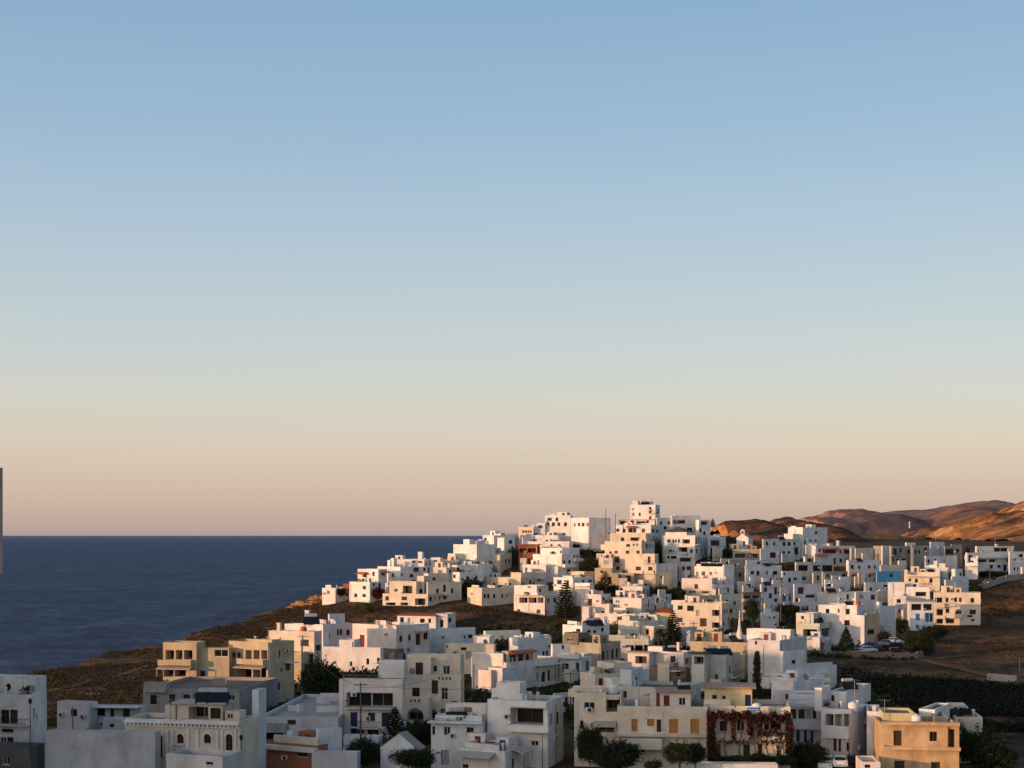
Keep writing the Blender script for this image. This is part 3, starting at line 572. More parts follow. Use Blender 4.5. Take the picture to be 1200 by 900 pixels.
# ---- z8
Hs('top8','z8',556,722,740,134,330,15,'white','long white hilltop building with four upper windows and a sloping left end',
 [('w',565,181,585,205),('w',600,181,620,205),('w',637,181,655,205),('w',680,181,700,207),('w',665,250,690,265)],[vv(500,556,560,185,1,base='ground',cap=6)],cap=12)
Hs('top8b','z8',724,845,988,150,380,48,'white','massive white hilltop building with a row of five windows and a great blank side',
 [('w',746,186,756,208),('w',771,184,787,207),('w',798,184,815,207),('w',828,184,844,207)],cap=26)
Hs('litcol','z8',380,478,560,212,330,25,'cream','small cream-lit room with slender window columns on the hill crest',
 [('w',405,233,418,251),('w',422,233,435,251),('w',439,233,452,251),('w',456,233,467,251)],[vv(478,484,622,206,1,[('l',520,220,570,250),('w',582,236,598,256),('w',604,236,618,256)],base='ground',th=60,mat='bluewhite')])
Hs('twin8','z8',145,218,345,266,360,50,'white','white house left of the cream-lit room with a lit end and two small shaded windows',[('w',315,293,330,314),('w',352,292,388,316)],[vv(250,300,400,256,6,cap=7)],cap=12)
Hs('blue8','z8',385,391,468,264,360,62,'bluewhite','small bluish house with a dark opening below the cream-lit room',[('w',405,290,445,308)],cap=8)
Hs('lit8','z8',466,640,788,265,360,20,'white','broad white hill house with a bare peach wall and plants on its roof edge',[('w',760,275,772,290)],[],cap=10)
Hs('lit8b','z8',440,715,790,306,400,12,'white','long peach-lit terrace wall house with planters just below the broad bare wall',[('w',590,325,605,338),('w',640,325,660,338)],cap=8)
Hs('redawn','z8',380,505,520,330,480,14,'redbrown','dark red-brown timber-fronted house behind two palms',[('z',390,352,430,380),('z',440,352,495,380)],roof='slab',roofmat='roof_tiles',cap=8)
Hs('brown8','z8',105,283,335,382,480,30,'cream','cream house with brown timber loggias and a scroll ornament above the small pine',
 [('l',125,412,170,446),('l',195,412,235,446),('l',245,412,278,446),('w',292,424,304,450),('w',314,424,328,450)],[vv(110,200,270,350,6,cap=6,mat='lavender')],cap=12)
Hs('mid8','z8',475,665,782,392,570,45,'white','white house with a big bare peach wall, two balconies on its shaded side',
 [('w',676,430,691,454),('w',709,428,727,455),('B',668,456,745,478),('w',742,388,754,416),('w',765,386,775,415),('B',738,417,797,438),('w',700,490,725,515)],[vv(525,668,782,350,3,[('w',598,370,614,388),('w',655,366,672,386)],cap=8)],cap=16)
Hs('row8','z8',405,560,650,460,580,28,'white','low white house with planters on its roof behind the cream wall with stepped end',[('w',425,478,440,500),('w',459,478,470,500),('w',590,478,610,500)],[vv(565,640,660,470,1,base='ground')],cap=9)
Hs('step8','z8',112,395,568,545,640,35,'cream','long cream-lit house whose wall steps up at its right end',
 [('w',210,580,228,598),('w',290,580,302,594),('w',315,580,334,595),('w',508,546,527,572),('w',474,572,487,592),('w',409,578,423,600)],[vv(330,398,560,512,2,[('c',382,485,396,520)],cap=6,th=50)],cap=16)
Hs('corner8','z8',43,138,352,614,735,55,'cream','corner house on the brown knoll with a glowing blank end wall and shaded small windows',
 [('w',150,653,167,682),('w',174,651,190,682),('w',213,652,230,681),('w',268,653,280,680),('w',296,651,306,676),('c',25,640,40,700)],cap=22)
Hs('terrace8','z8',350,553,645,662,800,32,'pinkwhite','house with a canopied loggia across its sunlit front at the foot of the knoll',
 [('z',385,676,440,712),('z',446,676,500,712),('z',505,676,545,712),('C',378,660,577,672),('w',557,762,570,798),('w',592,815,605,838),('P',436,716,448,760)],[vv(352,500,580,598,3.5,[('w',440,600,465,615)],cap=6),vv(500,560,640,640,6,cap=6)],cap=16)
Hs('pine8','z8',612,738,870,545,720,40,'white','white house partly hidden behind the tall Norfolk pine',[('w',735,555,742,580),('w',755,600,790,625)],[vv(710,850,875,582,-3,[('C',710,600,850,616)],base='ground',cap=6)],cap=14)
Hs('left8','z8',-60,0,142,462,610,60,'white','bluish white house with a potted roof terrace left of the small pine',[('w',20,500,34,518),('w',60,510,72,530),('w',100,520,112,540)],cap=12)
# ---- z9: the crown of the hill
Hs('peak','z9',328,495,524,64,330,18,'white','topmost white house of the hill with a stepped gable-like parapet and roof collectors',
 [('w',385,116,399,140),('w',345,118,355,138),('w',345,85,353,103),('w',502,96,520,122)],[vv(345,380,495,40,3,cap=5,depth=3),vv(252,490,524,162,-4,[('z',258,168,315,194),('w',330,168,355,192),('l',370,168,428,194),('r',432,168,452,194),('C',252,158,490,168),('w',498,172,515,196)],base='ground',cap=6)],cap=10)
Hs('peak2','z9',230,465,525,197,420,20,'white','white house with red shutters and a dark red awning just below the topmost house',
 [('w',237,222,258,242),('r',279,223,298,248),('r',405,222,427,248),('l',315,218,370,248),('O',308,204,374,248),('w',470,224,492,248),('w',500,228,515,248)],[vv(197,432,470,252,-5,[('w',268,280,290,305),('l',330,280,390,302)],base='ground',cap=5,mat='cream')],cap=10)
Hs('peak3','z9',160,403,490,306,560,25,'cream','broad cream-lit stepped building descending below the red-awning house',
 [('w',345,322,360,335),('w',190,372,207,395),('w',225,368,248,396),('w',345,320,356,336),('w',370,320,380,336),('a',410,345,418,378)],[vv(165,405,492,350,-4,[('w',192,372,208,396),('r',225,368,248,396)],base='ground',cap=4),vv(215,490,515,388,-8,[],base='ground',cap=5,mat='cream')],cap=12)
Hs('lower9','z9',122,212,250,415,590,15,'cream','small cream cube left below the stepped cream building',[('w',120,462,133,478),('c',120,400,130,420)],[vv(208,405,452,446,1,[('w',412,496,438,524),('d',355,548,372,580)],base='ground',mat='white',th=22)],cap=8)
Hs('ochre9','z9',95,355,362,515,600,8,'ochre','low rust-ochre terrace building with shrubs on its roof',[],[vv(95,206,210,482,1,base='ground',cap=4)],cap=5)
Hs('white9d','z9',540,756,845,266,450,22,'white','big white shaded house with a dark hipped roof room right of the crest',
 [('w',573,293,594,314),('w',607,293,619,314),('w',625,293,637,314),('w',642,293,657,314),('l',673,292,722,320),('l',650,345,705,385),('B',648,375,706,393),('w',722,358,741,384),('w',764,358,775,384),('w',796,356,807,384),('w',820,350,830,378),('w',583,360,608,376)],[vv(560,700,740,244,4,roof='hip',rm='roof_dark',cap=7),vv(562,645,650,394,-5,[('w',572,402,588,420),('w',596,402,634,420)],base='ground',cap=5)],cap=14)
Hs('crest9e','z9',594,602,790,136,350,66,'white','bluish white crest house with loggia and sawtooth roof line right of the topmost house',
 [('l',608,164,700,190),('w',703,216,740,248),('w',782,218,800,245),('c',640,128,655,140)],[vv(760,782,855,164,-2,[('z',795,172,845,198),('w',780,220,800,245)],base='ground',th=50)],cap=18)
Hs('gap9','z9',500,505,596,150,360,60,'bluewhite','narrow shaded house between the topmost house and the sawtooth crest house',[('w',525,175,540,196),('w',550,205,570,228),('w',575,175,592,192)],cap=8)
Hs('rails9','z9',838,843,957,276,420,60,'bluewhite','house with three stacked rows of balcony railings at the right end of the crest',
 [('l',858,294,922,335),('R',855,318,925,336),('l',858,345,925,390),('R',858,372,925,390)],cap=10)
Hs('tri9','z9',494,500,640,452,610,58,'lavender','plain lilac-shaded house with a diagonal stair line on its wall',[('s',575,520,600,560)],cap=10)
Hs('yellow9','z9',484,488,606,512,620,64,'yellow','small plain yellow house wedged into the shaded gap of the hill',[('a',530,530,548,550)],cap=6)
Hs('mid9','z9',645,652,758,400,560,62,'white2','white house in shade with a wide awning and tall door above the sunlit red-door house',[('l',655,412,735,440),('d',700,470,730,530),('w',672,470,690,500)],cap=12)
Hs('mid9i','z9',752,942,1002,472,620,32,'white','wide white house with dark square windows under a clutter of roof collectors',
 [('w',765,506,778,528),('l',798,505,822,530),('w',852,507,869,528),('s',890,508,905,520)],cap=14)
Hs('red9j','z9',668,868,908,550,690,17,'pinkwhite','sunlit low house with one red door behind the big cream building',[('r',752,588,777,618),('c',845,570,865,610)],[vv(690,892,905,622,-2,[('l',715,632,760,650),('l',800,632,860,650)],base='ground',mat='cream',cap=4)],cap=10)
Hs('cream9k','z9',612,932,987,712,905,22,'cream','large cream house with two black loggia openings on its front corner',
 [('s',763,758,787,796),('l',868,757,920,798),('l',868,840,920,876),('w',945,750,958,785),('w',965,748,975,782),('c',678,662,692,710),('w',940,838,952,862)],[vv(600,690,700,696,4,cap=6,mat='pinkwhite')],cap=14)
Hs('olive9l','z9',700,708,1000,664,800,66,'olive','long plain grey-green building in shade behind the large cream house',[('w',840,690,860,705),('w',930,690,950,708)],cap=12)
Hs('mid9m','z9',215,402,492,680,850,28,'pinkwhite','sunlit double block with two slit windows and a bright right-hand wall',
 [('w',234,694,243,710),('w',248,694,257,710),('w',410,800,422,825),('w',424,800,436,825),('R',220,718,260,740)],[vv(195,335,400,676,4,cap=6),vv(70,362,370,786,-5,[('w',235,765,250,783),('w',318,795,340,810)],base='ground',cap=4)],cap=16)
Hs('mid9n','z9',255,410,455,604,720,20,'pinkwhite','low pink-white house with slim white chimneys behind the sunlit double block',[('w',262,612,280,630),('c',300,575,314,608),('c',445,560,460,602)],[vv(255,360,375,642,-3,roof='slab',rm='roof_dark',base='ground',cap=3)],cap=9)
Hs('balc9','z9',5,138,200,656,840,28,'pinkwhite','house with a railed balcony and red-brown door left of the sunlit double block',
 [('d',50,684,78,730),('R',20,716,102,736),('w',36,766,62,806),('w',168,690,180,720)],[vv(100,190,215,720,-2,[('w',140,765,160,780)],base='ground',cap=4)],cap=12)
Hs('redslab9','z9',470,612,640,776,850,18,'yellow','yellow-walled house with a flat red tiled roof beside the layered Norfolk pine',[],roof='hip',roofmat='roof_tiles',cap=8)
Hs('balus9','z9',500,592,625,714,800,18,'white','small white house with a balustraded terrace above the red tiled roof',[('T',505,705,588,722),('w',520,728,545,745)],cap=8)
Hs('mint9','z9',380,530,560,822,890,10,'mint','low pale green building with a curved canopy below the sunlit double block',[('l',400,850,520,880)],cap=9)
# ---- z10: shaded quarter to the right
Hs('chapel','z10',130,208,245,282,400,20,'white','small white chapel with a pitched gable and an open bell arch on its roof',[('a',172,304,187,338),('w',176,282,184,292)],roof='gable',cap=7,name='chapel',cat='chapel')
Hs('loggia10','z10',105,278,292,357,440,12,'olive','wide olive-grey house with two dark loggias just below the little chapel',[('l',118,386,190,415),('l',200,386,270,415)],cap=8)
Hs('mint10','z10',300,306,548,290,450,56,'mint','pale green house with rows of arched windows below the tall stair-sided white house',
 [('a',322,308,339,331),('a',371,310,388,335),('a',433,308,454,335),('a',466,308,487,335),('w',505,308,522,332),('w',434,371,452,393),('w',466,370,486,393),('w',510,345,540,395)],cap=14)
Hs('tall10','z10',470,566,728,213,390,45,'white','highest white house of the shaded quarter with slim chimneys and a big blank side',
 [('w',646,239,664,258),('w',646,293,660,308),('w',576,300,590,325),('w',610,292,622,310),('c',472,205,486,230),('c',488,205,502,225)],[vv(442,500,560,256,-2,[('w',520,290,540,310)],base='ground'),vv(690,740,760,320,1,base='ground',cap=6)],cap=16)
Hs('small10','z10',282,289,413,353,470,60,'bluewhite','small bluish house with an open shutter right of the olive-grey loggias',[('w',350,378,390,415)],cap=9)
Hs('long10','z10',185,191,428,465,610,62,'bluewhite','long bluish house with four small blue windows and a low parapet',
 [('w',223,501,246,523),('w',262,501,282,530),('w',325,501,337,525),('w',369,501,401,527)],[vv(190,196,300,430,6,[('w',265,440,285,455)],th=62,cap=6)],cap=14)
Hs('reds10','z10',640,652,912,336,480,60,'bluewhite','white house with two dark red awnings across its shaded front',
 [('z',700,352,792,386),('O',690,348,798,392),('l',838,356,881,388),('O',833,352,886,388),('w',808,365,825,386),('w',808,420,827,444),('w',845,420,870,445),('c',822,300,834,336)],[vv(640,646,735,390,-6,[('O',640,388,730,424)],base='ground',th=60,cap=6)],cap=14)
Hs('logg10','z10',516,522,770,442,590,60,'palegreen','grey-green house with three dark red loggias and a tall slim white chimney',
 [('z',527,462,604,502),('z',634,463,684,502),('z',695,462,765,506),('A',628,536,664,562),('A',560,536,590,560),('c',604,405,618,445)],cap=12)
Hs('row10','z10',425,432,560,502,620,60,'bluewhite','bluish row house with scattered small windows and laundry left of the three red loggias',[('w',465,546,490,576),('w',505,545,530,560),('w',440,512,455,530)],cap=9)
Hs('row10b','z10',295,302,470,545,640,58,'white2','low white house with a row of dark doorways under the long bluish house',[('d',350,550,372,575),('d',393,548,405,590),('d',415,545,438,580),('w',420,595,440,612)],cap=8)
Hs('j10','z10',707,714,880,558,660,60,'white','low white house with a door canopy behind the big four-window house',[('d',728,587,757,620),('C',722,580,762,590),('w',791,596,811,627)],[vv(805,812,876,540,3,th=60,cap=5)],cap=9)
Hs('k10','z10',287,293,416,590,800,56,'bluewhite','tall blue-white house with a single arched blue window and a lower balcony',
 [('a',342,646,365,681),('w',316,720,337,750),('w',341,720,362,750),('B',300,768,380,790)],cap=12)
Hs('k10b','z10',414,421,506,602,770,56,'bluewhite','blue-white house with faded blue doors behind a utility pole',[('b',432,655,458,700),('w',475,665,488,700)],cap=10)
Hs('l10','z10',503,511,692,588,770,60,'white2','white house with a dark shop opening above a grey ramp',[('l',534,606,578,652),('l',585,655,650,700),('B',585,700,650,730)],cap=14)
Hs('m10','z10',40,46,113,459,620,58,'white','narrow plain white block left of the grey-brown building in the shaded quarter',[],cap=10)
Hs('m10b','z10',75,82,188,426,600,60,'olive','plain grey-brown building behind the narrow white block',[('w',145,513,160,540),('w',118,455,130,475)],cap=10)
Hs('n10','z10',135,142,243,570,660,60,'white','little low white cube house in shade in front of the long bluish house',[],cap=6)
Hs('o10','z10',165,172,292,648,835,55,'grey','tower-like house with round balconies and a brown tiled canopy',
 [('l',180,660,225,690),('l',235,660,280,690),('B',160,680,285,702),('l',180,725,225,760),('l',235,725,280,760),('B',165,755,285,772)],roof='hip',roofmat='roof_tiles',cap=8)
Hs('q10','z10',658,664,1014,640,760,66,'white','long white upper building with roof collectors behind the big four-window house',[('c',835,620,850,645)],cap=8)
Hs('r10','z10',862,870,1035,434,610,62,'bluewhite','bluish house with a line of small square windows behind a leafy roof',
 [('w',882,462,904,487),('w',930,462,950,487),('w',996,464,1015,486),('w',970,548,985,565)],cap=12)
Hs('s10','z10',908,915,1030,352,470,60,'palegreen','plain pale green house right of the dark red awnings',[('w',950,375,970,392),('w',980,400,1005,412)],cap=10)
Hs('t10','z10',-40,20,60,274,400,30,'bluewhite','small house end at the left of the little chapel with dark openings',[('w',0,300,25,330)],cap=6)
Hs('u10','z10',20,28,160,420,560,60,'palegreen','low grey-green house with a planted roof below the little chapel',[('w',60,440,75,460),('w',118,445,132,470)],cap=9)
Hs('v10','z10',690,700,870,505,620,60,'olive','low olive house under dark creeper right of the three red loggias',[],cap=8)
# ---- z11: right hand side
Hs('a11','z11',-20,-12,112,342,440,60,'palegreen','pale green-grey flat house left in the farthest row',[('w',65,372,100,392)],cap=12)
Hs('b11','z11',110,155,235,330,430,30,'olive','farthest-row house with a grey left end and plain white front',[('w',175,350,190,370),('w',205,350,218,370)],[vv(155,162,235,330,-.5,base='ground',th=60,mat='white2')],cap=8)
Hs('c11','z11',200,210,320,330,460,60,'olive','grey-olive house with a white roof block in the farthest row',[('w',300,350,315,372),('w',240,400,255,420),('w',270,400,290,420)],[vv(288,294,345,312,4,cap=4,th=60,mat='white')],cap=10)
Hs('d11','z11',318,326,424,328,460,60,'grey','grey house with three tall windows in the farthest row',[('w',340,352,352,374),('w',360,352,373,374),('w',392,340,410,360)],cap=8)
Hs('e11','z11',422,430,506,308,420,60,'lavender','tall plain lilac-grey block, tallest of the farthest row',[('w',500,320,504,330)],cap=10)
Hs('f11','z11',500,508,604,330,430,60,'grey','grey house with a wide dark verandah beside the tall lilac-grey block',[('l',512,345,560,378),('w',570,345,590,370)],[vv(540,546,600,322,3,th=60,cap=4)],cap=8)
Hs('g11','z11',395,402,576,386,490,60,'bluewhite','long low bluish white house with two dark windows below the tall lilac-grey block',[('w',412,405,425,425),('w',495,410,510,425),('w',450,402,462,420)],cap=10)
Hs('h11','z11',676,684,892,332,430,66,'white','white villa with writing-like ironwork marks and a slim chimney in the farthest row',[('s',690,350,700,365),('s',705,350,716,362),('l',780,340,860,362),('T',785,330,860,345),('c',812,320,822,345)],cap=9)
Hs('h11b','z11',622,632,866,368,490,62,'white','long white villa with wide dark verandahs in the right-hand group',
 [('l',690,402,745,422),('l',750,402,795,422),('w',850,400,865,420),('S',680,385,860,398)],[vv(622,690,866,425,-8,[('C',640,440,700,448)],base='ground',th=20,cap=8)],cap=12)
Hs('i11','z11',620,690,720,395,490,20,'white2','small white house with a red-brown patch at the left of the long white villa',[('n',645,412,668,440)],cap=7)
Hs('j11','z11',860,868,990,362,480,66,'bluewhite','bluish villa at the right edge with small paired windows',[('w',885,395,905,412),('w',890,450,903,468),('w',908,450,918,468),('l',920,345,945,360)],[vv(862,868,990,422,-6,[('w',890,448,903,468),('w',908,448,918,468)],base='ground',th=64,cap=7)],cap=12)
Hs('k11','z11',928,936,1010,448,520,66,'white','blank white house corner at the right edge of the town',[],cap=8)
Hs('l11','z11',-40,-32,146,408,530,60,'white','white house with small dark windows left of the bright blue wall',[('w',0,438,10,455),('w',28,436,45,458),('w',84,436,96,455),('w',110,438,125,456),('w',20,505,35,525)],cap=12)
Hs('blue','z11',126,132,280,472,560,60,'skyblue','bright sky-blue painted wall house in the middle of the right-hand quarter',[],[vv(146,152,280,436,3,th=60,mat='palegreen')],cap=8)
Hs('n11','z11',58,66,204,533,640,60,'bluewhite','bluish low house directly below the bright blue wall',[('w',90,560,105,580),('w',140,570,155,590)],cap=9)
Hs('o11','z11',5,14,136,588,700,60,'bluewhite','pale bluish block with white roof edge left of the sunlit curved wall',[],cap=9)
Hs('lit11','z11',282,480,560,476,580,20,'cream','golden-lit house with three dark square windows and white corner posts',
 [('w',306,510,322,528),('w',341,511,359,535),('w',422,509,440,535),('C',295,498,475,506),('V',340,535,440,548)],[vv(282,300,310,462,.3,cap=1.5),vv(455,480,490,456,.3,cap=2)],cap=10)
Hs('lit11c','z11',392,526,560,450,540,15,'white','small bright white roof room with rounded top behind the golden-lit house',[('w',495,432,512,446)],[vv(448,510,520,428,1,cap=3),vv(455,465,470,412,1,cap=1.2)],cap=7)
Hs('lit11b','z11',200,424,436,558,690,12,'white','sunlit white house with potted plants on a terrace below the golden-lit house',[('l',345,585,408,610),('B',285,610,424,640)],[vv(196,285,300,535,1,base='ground',cap=7)],cap=8)
Hs('tower11','z11',542,548,640,500,600,60,'bluewhite','blue-shaded house with a stubby tower behind the cream arcaded building',[('w',590,478,602,502),('w',572,540,588,560)],[vv(545,565,606,458,3,[('w',590,478,600,500)],base='ground',cap=5),vv(505,512,640,518,-4,[('w',573,540,589,562)],base='ground',th=60)],cap=8)
Hs('cream11','z11',445,706,712,590,762,16,'cream','cream building with balconies, an arched loggia and red doors overlooking the brown field',
 [('l',454,616,493,645),('w',512,616,530,643),('w',560,616,577,643),('r',586,616,602,643),('w',650,619,670,645),('w',645,684,680,710),('l',458,681,497,716),('w',512,676,534,704),('A',565,682,603,716),('l',458,734,497,762),('l',512,735,560,760),('B',450,648,507,672),('B',450,716,508,733),('B',512,706,600,728),('R',512,646,558,662),('w',632,714,662,726),('w',652,736,672,748)],[],cap=12)
Hs('under11','z11',313,443,456,640,800,10,'bluewhite','bluish house with bright blue shutters and a shaded roof terrace joined to the cream building',
 [('z',322,652,380,688),('z',388,652,438,688),('b',346,706,369,742),('b',400,703,420,752),('w',424,703,440,752),('b',346,768,366,788)],roof='slab',roofmat='roof_white',cap=9)
# ================================================================== plants
rng = np.random.RandomState(5)
def leaf_mesh(name, pts, size, mat, smin=.6, flat=0.0, aspect=1.6):
    """one small quad per point, random orientation"""
    pts = np.asarray(pts); n = len(pts)
    a = rng.normal(size=(n,3)); a[:,2] *= (1-flat); a /= np.linalg.norm(a,axis=1)[:,None]
    b = np.cross(a, rng.normal(size=(n,3))); b /= np.linalg.norm(b,axis=1)[:,None]
    s = size*(smin+(1-smin)*2*rng.rand(n))[:,None]*.5
    v = np.stack([pts-a*s*aspect, pts-b*s*.6, pts+a*s*aspect, pts+b*s*.6], 1).reshape(-1,3)
    me = bpy.data.meshes.new(name); me.vertices.add(4*n); me.vertices.foreach_set('co', v.ravel())
    me.loops.add(4*n); me.loops.foreach_set('vertex_index', np.arange(4*n)); me.polygons.add(n)
    me.polygons.foreach_set('loop_start', np.arange(n)*4); me.polygons.foreach_set('loop_total', np.full(n,4)); me.update(); me.validate()
    me.materials.append(M[mat]); return me
def child(name, me, root):
    o = bpy.data.objects.new(name, me); COL.objects.link(o); o.parent = root; return o
def bush_pts(n, w, h, lumps=9):
    cs = []
    for i in range(lumps):
        t = rng.rand()*2*np.pi; r = .62*math.sqrt(rng.rand()); cs.append((math.cos(t)*r*w/2, math.sin(t)*r*w/2, h*(.22+.52*rng.rand()*(1-r*.5)), .20+.16*rng.rand()))
    out = []
    tw = [(rng.rand()*6.283, .35+.9*rng.rand(), .34+.22*rng.rand()) for _ in range(22)]
    for i in range(n):
        if i % 9 == 0:      # ragged sprays sticking out of the crown
            a_, e_, l_ = tw[rng.randint(22)]; q = .5+.62*rng.rand()**1.5; out.append((math.cos(a_)*math.cos(e_)*l_*q*w*1.15+rng.normal()*.16, math.sin(a_)*math.cos(e_)*l_*q*w*1.15+rng.normal()*.16, h*.38+math.sin(e_)*l_*q*h*1.25+rng.normal()*.16)); continue
        c = cs[rng.randint(lumps)]; d = rng.normal(size=3); d /= np.linalg.norm(d); q = c[3]*(.45+.62*rng.rand())
        out.append((c[0]+d[0]*q*w, c[1]+d[1]*q*w, max(.05, c[2]+d[2]*q*h)))
    return out
PROTO = {}
def proto_tree(kind):
    """meshes of a unit plant of each kind (about its true size), made once"""
    if kind in PROTO: return PROTO[kind]
    parts = []
    if kind[0] == 'bush':      # ('bush', mat, variant)
        _, mat, v = kind
        parts.append(('crown', leaf_mesh('crown', bush_pts(11000, 7.0, 5.6, 22), .28, mat)))
        g = MB(); g.tube([(0,0,-1),(0.1,0,1),(0,.2,2.6)], [.22,.16,.05], 6)
        for a in range(5): g.tube([(0.05,.1,1),(math.cos(a*1.3)*1.3, math.sin(a*1.3)*1.3, 2.8)], [.09,.03], 5)
        parts.append(('trunk', g))
    elif kind[0] == 'cone':
        pts = []
        for i in range(5200):
            z = rng.rand()**1.3; r = (1-z**1.6)*(.85+.12*math.sin(z*37+rng.rand()*2)+.08*rng.normal())*(.6+.4*rng.rand()); t = rng.rand()*6.283
            pts.append((math.cos(t)*r*3, math.sin(t)*r*3, .2+z*9.6))
        parts.append(('crown', leaf_mesh('crown', pts, .28, kind[1]))); g = MB(); g.tube([(0,0,-1),(0,0,9.2)], [.28,.04], 6); parts.append(('trunk', g))
    elif kind[0] == 'col':     # columnar ivy / cypress 10 m
        pts = []
        for i in range(3600):
            z = rng.rand(); r = (.8+.18*math.sin(z*31)*math.sin(z*13+1)+.1*rng.normal())*(1-.55*z**3)*math.sqrt(rng.rand()); t = rng.rand()*6.283
            pts.append((math.cos(t)*r*1.1, math.sin(t)*r*1.1, z*10))
        parts.append(('crown', leaf_mesh('crown', pts, .26, kind[1]))); g = MB(); g.tube([(0,0,-1),(0,0,9.2)], [.16,.03], 6); parts.append(('trunk', g))
    elif kind[0] == 'norfolk': # 14 m high, layered
        g = MB(); g.tube([(0,0,-1.5),(0,0,5),(.05,0,10),(0,0,14)], [.26,.2,.11,.02], 8); pts = []
        tiers = 15
        for k in range(tiers):
            z = 1.6+ (k/(tiers-1))**.95*11.9; ln = 3.5*(1-(k/(tiers-1)))**.75+.35; nb = 7 if k < 12 else 5; off = rng.rand()*3
            for b in range(nb):
                t = off+b*2*math.pi/nb+rng.rand()*.25; L_ = ln*(.82+.25*rng.rand()); droop = -.05*L_
                P = [(math.cos(t)*L_*q, math.sin(t)*L_*q, z+droop*math.sin(q*3.1)+.22*L_*q*q) for q in (0,.35,.7,1)]
                g.tube(P, [.06,.045,.03,.012], 4, cap=False)
                m = int(60*L_)
                for j in range(m):
                    q = .12+.88*rng.rand(); w_ = .55*(1-q*.5)*(rng.rand()*2-1)
                    pts.append((math.cos(t)*L_*q-math.sin(t)*w_, math.sin(t)*L_*q+math.cos(t)*w_, z+droop*math.sin(q*3.1)+.22*L_*q*q+.06+.10*rng.rand()))
        parts.append(('foliage', leaf_mesh('foliage', pts, .36, 'leaf_norfolk', flat=.4, aspect=1.7))); parts.append(('trunk', g))
    elif kind[0] == 'palm':    # 6 m
        g = MB(); g.tube([(0,0,-1),(.1,0,2),(.05,0,3.8)], [.26,.2,.22], 8); f = MB()
        for b in range(34):
            t = b*2.399; el = 1.15-1.5*(b/34); L_ = 2.7
            prev = Vector((.05,0,3.8)); side = Vector((-math.sin(t), math.cos(t), 0)); d = Vector((math.cos(t)*math.cos(el), math.sin(t)*math.cos(el), math.sin(el)))
            for j in range(9):
                p = prev+d*L_/9; d = (d+Vector((0,0,-.17))).normalized(); wl = .55*math.sin((j+1)/9.6*math.pi)+.08
                for sg in (-1, 1):
                    for q in (0, .5):
                        o_ = prev.lerp(p, q); f.poly([o_, o_+d*.16, o_+side*sg*wl+d*.28+Vector((0,0,-.22*wl))])
                prev = p
        parts.append(('crown', (f, 'leaf_palm'))); parts.append(('trunk', g))
    elif kind[0] == 'agave':
        f = MB()
        for b in range(40):
            t = b*2.399; el = .3+1.1*(b/40); d = Vector((math.cos(t)*math.cos(el), math.sin(t)*math.cos(el), math.sin(el))); side = Vector((-math.sin(t), math.cos(t), 0))*.14
            f.poly([(0,0,0), Vector(d*1.1)+side, d*2.6+Vector((0,0,-.3)), Vector(d*1.1)-side])
        parts.append(('leaves', (f, 'leaf_scrub')))
    res = []
    for nm, q in parts:
        if isinstance(q, bpy.types.Mesh): res.append((nm, q)); continue
        g, mt = q if isinstance(q, tuple) else (q, 'bark')
        me = bpy.data.meshes.new(nm); me.from_pydata(g.v, [], g.f); me.materials.append(M[mt]); res.append((nm, me))
    PROTO[kind] = res; return res
SIZE = {'bush':(6,5), 'cone':(6,9.8), 'col':(2.2,10), 'norfolk':(7.4,14), 'palm':(5.2,5.2), 'agave':(4.6,2.4)}
PNAME = {'bush':'bush','cone':'conical_tree','col':'cypress','norfolk':'norfolk_pine','palm':'palm_tree','agave':'agave'}
PCAT = {'bush':'bush','cone':'tree','col':'tree','norfolk':'tree','palm':'palm tree','agave':'plant'}
def plant(kind, t, x, ytop, ybase, w, label, mat='leaf', D=None, name=None, cat=None, group=None, var=0, ctrl=True):
    px, p0 = tp(t, x, ytop); _, p1 = tp(t, x, ybase); wpx = w/TILES[t][2]
    D = D or Dg(p1); X = tanx(px)*D; z = zat(p1, D); h = (p1-p0)/F*D; ww = wpx/F*D
    k = (kind,) if kind in ('norfolk','palm','agave') else (kind, mat, (int(x)*3+int(ytop)) % 4 if mat == 'leaf' else var)
    root = empty(name or PNAME[kind], (X, D, z), label, cat or PCAT[kind], group)
    sw, sh = SIZE[kind]; root.scale = (ww/sw, ww/sw, h/sh); root.rotation_euler = (0, 0, rng.rand()*6.28)
    for nm, me in proto_tree(k): child(nm, me, root)
    if ctrl: CTRL.append((X, D, z, .5))
    return root
plant('norfolk','z8',690,560,838,165,'tallest layered Norfolk pine, standing before the shaded white hill houses')
plant('norfolk','z5',220,68,262,118,'dark layered Norfolk pine beside the flat red tiled roof')
plant('palm','z5',146,160,262,95,'spiky palm tree just left of the layered pine by the red tiled roof')
plant('norfolk','z8',198,432,560,120,'broad dark pine in front of the cream house with brown timber loggias')
plant('norfolk','z9',165,500,640,120,'small Norfolk pine before the rust-ochre terrace on the hill')
plant('norfolk','z3',372,575,740,130,'dark layered pine below the railing of the house with blue doors')
plant('norfolk','z11',634,336,398,52,'pale little layered pine beside the long white villa at the right')
plant('norfolk','z9',872,154,220,46,'small pine silhouetted against the sky at the end of the crest')
plant('norfolk','z9',880,360,430,80,'spreading dark pine under the house with stacked balcony railings')
plant('palm','z8',345,330,520,95,'taller brownish palm left of the dark red timber house',D=478)
plant('palm','z8',438,330,470,75,'slimmer palm right in front of the dark red timber house',D=478)
plant('bush','z8',60,530,610,110,'dark tree above the left end of the cream corner house',var=1)
plant('bush','z8',770,320,352,100,'flat dark canopy tree on the terrace left of the hill gap')
plant('bush','z9',30,355,420,130,'dark tree at the top of the shaded gap between two hill house groups',var=1)
plant('bush','z9',60,420,560,110,'large dark tree filling the lower shaded gap left of the cream stepped houses',D=455)
